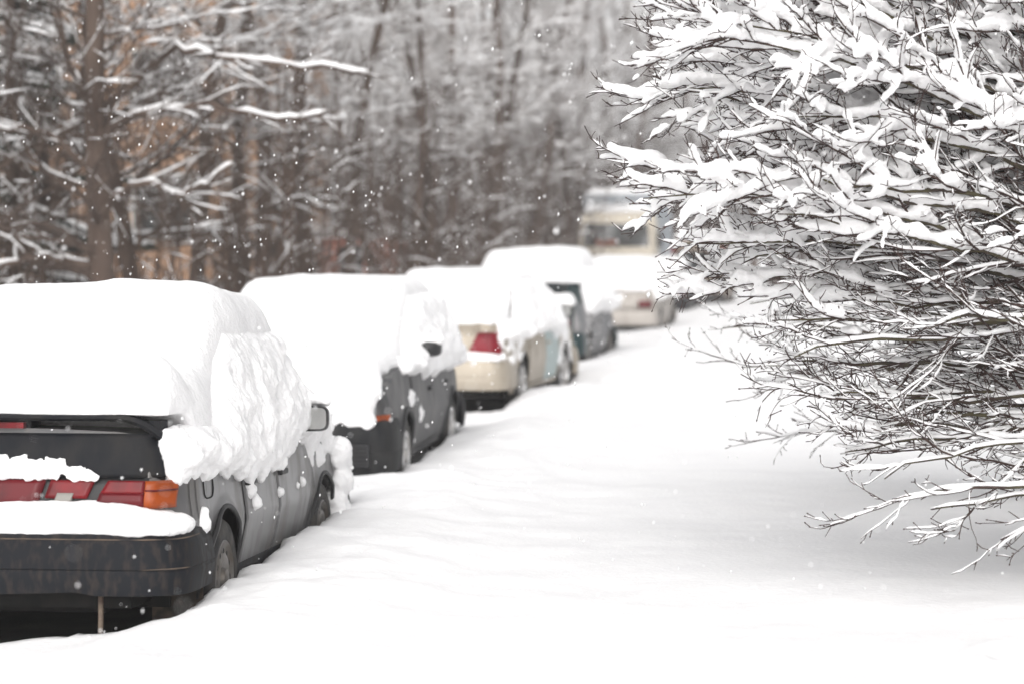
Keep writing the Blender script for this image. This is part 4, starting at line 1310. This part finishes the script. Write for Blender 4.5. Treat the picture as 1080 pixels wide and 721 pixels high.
def shrub(name, base, seed, label, nl, voxel, bound, zrange, ypm, th0, dens=1.0, back=0):
    rg = random.Random(seed)
    root = empty(name, base); tag(root, label, 'shrub')
    wood = MB(); limb = MB(); thin = MB(); pad = MB()
    def thickness(x, z):
        e = sstep(-1.9, -1.0, x)
        return sstep(th0[0]+.55*e, th0[1]+.75*e, z)
    ends = []
    for k in range(nl):
        z = zrange[0]+(zrange[1]-zrange[0])*((k+rg.random())/nl)**.85
        f = .62+.38*rg.random()**.55
        x = lerp_tab(bound, z)*f
        y = rg.uniform(-1, 1)*ypm*(1.2-.5*f)
        if y < -.6: y *= .75
        ends.append(Vector((x, y, z)))
    for k in range(back):
        az = rg.uniform(-1.3, 1.3); ends.append(Vector((math.cos(az)*2.0, math.sin(az)*2.0, rg.uniform(.8, 2.8))))
    for E in ends:
        z0 = min(2.3, max(.35, .30+.52*E.z+rg.uniform(-.25, .15)))
        P0 = Vector((rg.uniform(-.12, .12), rg.uniform(-.15, .15), z0))
        dx = E-P0
        arch = rg.uniform(.10, .34) if E.z > 1.2 else rg.uniform(.02, .22)
        P1 = P0+dx*.5+Vector((0, rg.uniform(-.2, .2), arch*1.2+.10*max(0, E.z-z0)))
        n = 16
        lp = bez(rg, P0, P1, E, n, .014)
        L = dx.length
        r0 = rg.uniform(.010, .017)*(1.05 if E.z < 2.2 else .85)
        if rg.random() < .14: r0 *= 1.5
        thick = [r0*(1-i/n)**.9+.0028 for i in range(n+1)]
        limb.tube(lp, thick, 7)
        thl = thickness(E.x*.7, E.z)
        if thl > .4:
            load_tube(pad, lp, .024+.016*thl, rg, a=.30); ridge(thin, lp[:7], .022, .030, rg, off=r0*.6, keep=.93, steep=.92)
        else: lw = 1 if E.z > 1.25 else .7; ridge(thin, lp, (r0*.9+.006)*lw, (r0*.8+.013)*lw, rg, off=r0*.6, keep=.90)
        ns = int((12 if E.z > 1.25 else 8)*dens*L/2.4)+2
        for j in range(ns):
            q2 = .03+.95*(j+rg.random())/ns
            p2, d2 = along(lp, min(q2, .99))
            side = 1 if (j % 2) else -1
            hv = Vector((-d2.y, d2.x, 0)).normalized()*side
            ang = rg.uniform(.30, .80)
            vz = rg.gauss(.10, .55)
            dd = d2*math.cos(ang)+(hv*rg.uniform(.4, 1)+Vector((0, 0, vz)))*math.sin(ang)
            L2 = rg.uniform(.40, .85)*(1.15-.55*q2)*(1 if E.z > 1.1 else 1.15)
            n2 = 9
            up = p2.z < 1.3
            bp = walk(rg, p2, dd, L2, n2, .10, rg.uniform(-.5, .15), rg.uniform(.4, 1.6))
            if bp[-1][2] < .28-base[2]+.25: continue
            r2 = max(.0040, min(.008, thick[int(q2*n)]*.6))
            wood.tube(bp, [r2*(1-.62*i/n2)+.0008 for i in range(n2+1)], 5, cap=False)
            th = thickness(p2.x, p2.z)
            big = rg.random() < th*.95
            if big: load_tube(pad, bp, rg.uniform(.020, .040)*(.7+.4*th), rg, a=.03)
            else:
                ridge(thin, bp, rg.uniform(.007, .013), rg.uniform(.011, .020), rg, off=r2*.6, keep=.86, steep=.88)
                if rg.random() < .08: load_tube(pad, bp, rg.uniform(.015, .026), rg, a=.3, b=.8)
            nt = int(rg.uniform(6, 10)*dens*(.55+.75*L2/.7)*(1 if E.z > 1.25 else .9))
            for t in range(nt):
                q3 = .08+.90*(t+rg.random())/nt
                p3, d3 = along(bp, min(q3, .99))
                hv = Vector((-d3.y, d3.x, 0)).normalized()*(1 if t % 2 else -1)
                ang = rg.uniform(.30, .85)
                dd = d3*math.cos(ang)+(hv*rg.uniform(.3, 1)+Vector((0, 0, rg.gauss(.10, .6))))*math.sin(ang)
                L3 = L2*rg.uniform(.22, .55)*(1.1-.5*q3)+.03
                n3 = 6
                tp = walk(rg, p3, dd, L3, n3, .13, rg.uniform(-.6, .1), rg.uniform(.8, 2.6))
                r3 = rg.uniform(.0024, .0034)
                wood.tube(tp, [r3*(1-.09*i) for i in range(n3+1)], 4, cap=False)
                if rg.random() < th*.75: load_tube(pad, tp, rg.uniform(.014, .027), rg, a=.02, b=.9)
                elif rg.random() < .85: ridge(thin, tp, rg.uniform(.0045, .0085), rg.uniform(.007, .013), rg, off=.002, keep=.84, steep=.88)
                for u in range(rg.randint(2, 5)):
                    p4, d4 = along(tp, rg.uniform(.15, .97))
                    sv = Vector((rg.gauss(0, 1), rg.gauss(0, 1), rg.gauss(.2, .8))).normalized()
                    l4 = rg.uniform(.012, .075)
                    tw = walk(rg, p4, d4+sv*.8, l4, 2, .2, 0, 3)
                    wood.tube(tw, [.0025, .0022, .0016], 4, cap=False)
                    if l4 > .03 and rg.random() < .45: ridge(thin, tw, .0045, .006, rg, off=.002)
                    if rg.random() < .5:
                        e = Vector(tw[-1]); dv = (e-Vector(tw[-2])).normalized()
                        wood.tube([tuple(e-dv*.003), tuple(e+dv*.004), tuple(e+dv*.010)], [.0017, .0034, .0006], 4)
    for k in range(9):
        a = rg.uniform(0, 6.28); e = (rg.uniform(-.25, .25), rg.uniform(-.3, .3), zrange[1]*rg.uniform(.5, .8))
        sp = walk(rg, (math.cos(a)*.18, math.sin(a)*.18, -.1), (e[0], e[1], e[2]), e[2], 9, .05, .1)
        limb.tube(sp, [.040*(1-.07*i) for i in range(10)], 8)
        for j in range(12):
            p2, d2 = along(sp, rg.uniform(.15, .98)); az = rg.uniform(0, 6.28)
            tw = walk(rg, p2, (math.cos(az), math.sin(az), rg.uniform(.2, 1)), rg.uniform(.4, 1.1), 7, .1, -.1)
            wood.tube(tw, [.008-.0009*i for i in range(8)], 5, cap=False); ridge(thin, tw, .014, .022, rg, off=.005, keep=.9, steep=.9)
    limb.build('limb', M['bark_moss'], root); wood.build('twigs', M['bark'], root)
    thin.build('twig_snow', M['snow_twig'], root)
    if pad.v: snow_volume(pad, 'snow_load', M['snow'], root, voxel, ((.05, .014, .5), (.018, .007, .5)), 3)
    return root

# --------------------------------------------------------------- buildings
def building():
    root = empty('apartment_block', (-15.7, 50.0, 0), -R(3)); tag(root, 'ochre plastered apartment block glimpsed between the trees', 'building')
    W, D, H = 20, 12, 15
    mb = MB(); mb.box(-W/2, W/2, 0, D, 0, H); mb.build('wall', M['ochre'], root, smooth=False)
    p = MB(); p.box(-W/2-.1, W/2+.1, -.12, D+.1, 0, 1.1); p.build('plinth', M['plinth'], root, smooth=False)
    r = MB(); r.box(-W/2-.4, W/2+.4, -.4, D+.4, H+.002, H+.5); r.build('roof', M['snow'], root, smooth=False)
    fr0 = None
    for fl in range(5):
        for k in range(6):
            x = -W/2+2.1+k*3.17; z = 2.0+fl*2.8
            if fr0 is None:
                f = MB(); f.box(-.80, .80, -.05, .02, 0, 1.5)
                fr0 = f.build('window', M['winframe'], root, smooth=False)
                g = MB(); g.box(-.72, -.03, -.065, -.045, .08, 1.42); g.box(.03, .72, -.065, -.045, .08, 1.42)
                g.build('pane', M['glass'], fr0, smooth=False); o = fr0
                pane = [c for c in bpy.data.objects if c.parent == fr0][0]
            else:
                o = fr0.copy(); COL.objects.link(o); o.parent = root
                d = pane.copy(); COL.objects.link(d); d.parent = o
            o.location = (x, 0, z)
    # small salmon hut beside the wood
    h = empty('hut', (-4.05, 56.0, 0), -R(8)); tag(h, 'salmon pink hut low among the tree trunks', 'hut')
    mb = MB(); mb.box(-.9, .9, 0, 2.5, 0, 2.1); mb.build('wall', M['pinkwall'], h, smooth=False)
    d = MB(); d.box(-.35, .25, -.03, .02, .1, 1.9); d.build('door', M['trim'], h, smooth=False)
    r = MB(); r.box(-1.1, 1.1, -.2, 2.7, 2.102, 2.35); r.build('roof', M['snow'], h, smooth=False)

# ------------------------------------------------------------- falling snow
def flakes():
    rg = random.Random(11); mb = MB()
    for k in range(13000):
        y = 2.5+rg.random()**.9*42
        hw_ = y*.245+.6
        x = rg.uniform(-hw_, hw_*1.0); z = rg.uniform(.1, 1.76+y*.125+.5)
        if x > .03*y+.4 and y > 6.5 and rg.random() < .6: continue
        r = rg.uniform(.0014, .0048)*(1 if y > 6 else .6)*(1+.02*y)*(1.7 if rg.random() < .06 else 1)
        b = len(mb.v)
        e = rg.uniform(1, 1.9)
        for (dx, dy, dz) in ((1,0,0),(-1,0,0),(0,1,0),(0,-1,0),(.2,0,e),(-.2,0,-e)):
            q = rg.uniform(.7, 1.15)
            mb.v.append((x+dx*r*q, y+dy*r*q, z+dz*r*q))
        for f in ((0,2,4),(2,1,4),(1,3,4),(3,0,4),(2,0,5),(1,2,5),(3,1,5),(0,3,5)): mb.f.append(tuple(b+i for i in f))
    o = mb.build('falling_snow', M['snow_twig']); tag(o, 'falling snowflakes drifting through the air', 'snow', kind='stuff')

# -------------------------------------------------------------------- build
ground()
car_one(); car_two(); car_three(); car_four(); car_five(); car_six(); van(); truck()
forest(); building()
BOUND = [(.2,-1.45),(.5,-1.75),(.8,-2.0),(1.1,-2.12),(1.3,-2.22),(1.5,-2.55),(1.75,-2.80),(2.3,-2.85),(2.9,-2.75),(3.4,-2.3)]
shrub('snowy_shrub', (3.35, 9.9, .2), 3, 'large shrub with sharp dark twigs bowed under thick snow', 54, .0085, BOUND, (.38, 3.25), .85, (1.05, 1.40), 1.0, back=16)
shrub('snowy_shrub', (3.75, 13.4, .2), 8, 'blurred shrub reaching out low behind the large snowy shrub', 26, .02, [(.3,-1.9),(.9,-2.5),(1.6,-2.6),(2.6,-2.2)], (.45, 2.6), 1.0, (1.5, 2.1), .7, back=4)
flakes()

# --------------------------------------------------------------------- haze
hz = MB(); hz.box(-260, 260, -80, 350, -1.6, 34)
hm = bpy.data.materials.new('snowfall_haze'); hm.use_nodes = True
nt = hm.node_tree; nt.nodes.clear()
out = nt.nodes.new('ShaderNodeOutputMaterial'); pv = nt.nodes.new('ShaderNodeVolumePrincipled')
pv.inputs['Color'].default_value = (.97, .955, .95, 1); pv.inputs['Density'].default_value = .0012; pv.inputs['Anisotropy'].default_value = .0
nt.links.new(pv.outputs['Volume'], out.inputs['Volume'])
ho = hz.build('haze', hm, smooth=False); tag(ho, 'pale snowfall haze filling the air', 'haze', kind='stuff')

# ------------------------------------------------------------- world, light
w = bpy.data.worlds.new('World'); scene.world = w; w.use_nodes = True
nt = w.node_tree; bg = nt.nodes['Background']
sky = nt.nodes.new('ShaderNodeTexSky'); sky.sky_type = 'NISHITA'; sky.sun_disc = False
SUN_EL, SUN_AZ = R(38), R(188)      # azimuth clockwise from +Y : behind the camera, a little to the left
sky.sun_elevation = SUN_EL; sky.sun_rotation = SUN_AZ; sky.air_density = 1.0; sky.dust_density = 4.0
hs = nt.nodes.new('ShaderNodeHueSaturation'); hs.inputs['Saturation'].default_value = .10
nt.links.new(sky.outputs['Color'], hs.inputs['Color']); nt.links.new(hs.outputs['Color'], bg.inputs['Color'])
bg.inputs['Strength'].default_value = .15
sd = bpy.data.lights.new('sun', 'SUN'); sd.energy = 1.05; sd.angle = R(85); sd.color = (1, .975, .95)
so = bpy.data.objects.new('sun', sd); COL.objects.link(so)
dirv = Vector((math.sin(SUN_AZ)*math.cos(SUN_EL), math.cos(SUN_AZ)*math.cos(SUN_EL), math.sin(SUN_EL)))
so.rotation_euler = dirv.to_track_quat('Z', 'Y').to_euler(); so.location = (0, 0, 60)

# -------------------------------------------------------------------- camera
cd = bpy.data.cameras.new('camera'); cam = bpy.data.objects.new('camera', cd); COL.objects.link(cam)
cam.location = (0, 0, 1.76); cam.rotation_euler = (math.pi/2-math.atan(95.5/2320), 0, 0)
cd.sensor_width = 36; cd.lens = 2320/1080*36; cd.clip_start = .1; cd.clip_end = 1000
cd.dof.use_dof = True; cd.dof.focus_distance = 10.4; cd.dof.aperture_fstop = 1.75; cd.dof.aperture_blades = 0
scene.camera = cam

scene.render.engine = 'CYCLES'
cy = scene.cycles
cy.use_denoising = True
cy.max_bounces = 14; cy.diffuse_bounces = 12; cy.glossy_bounces = 3; cy.transmission_bounces = 2; cy.volume_bounces = 2
cy.caustics_reflective = False; cy.caustics_refractive = False
vs = scene.view_settings
vs.view_transform = 'Standard'; vs.look = 'None'; vs.gamma = 1; vs.use_curve_mapping = False
vs.exposure = .30
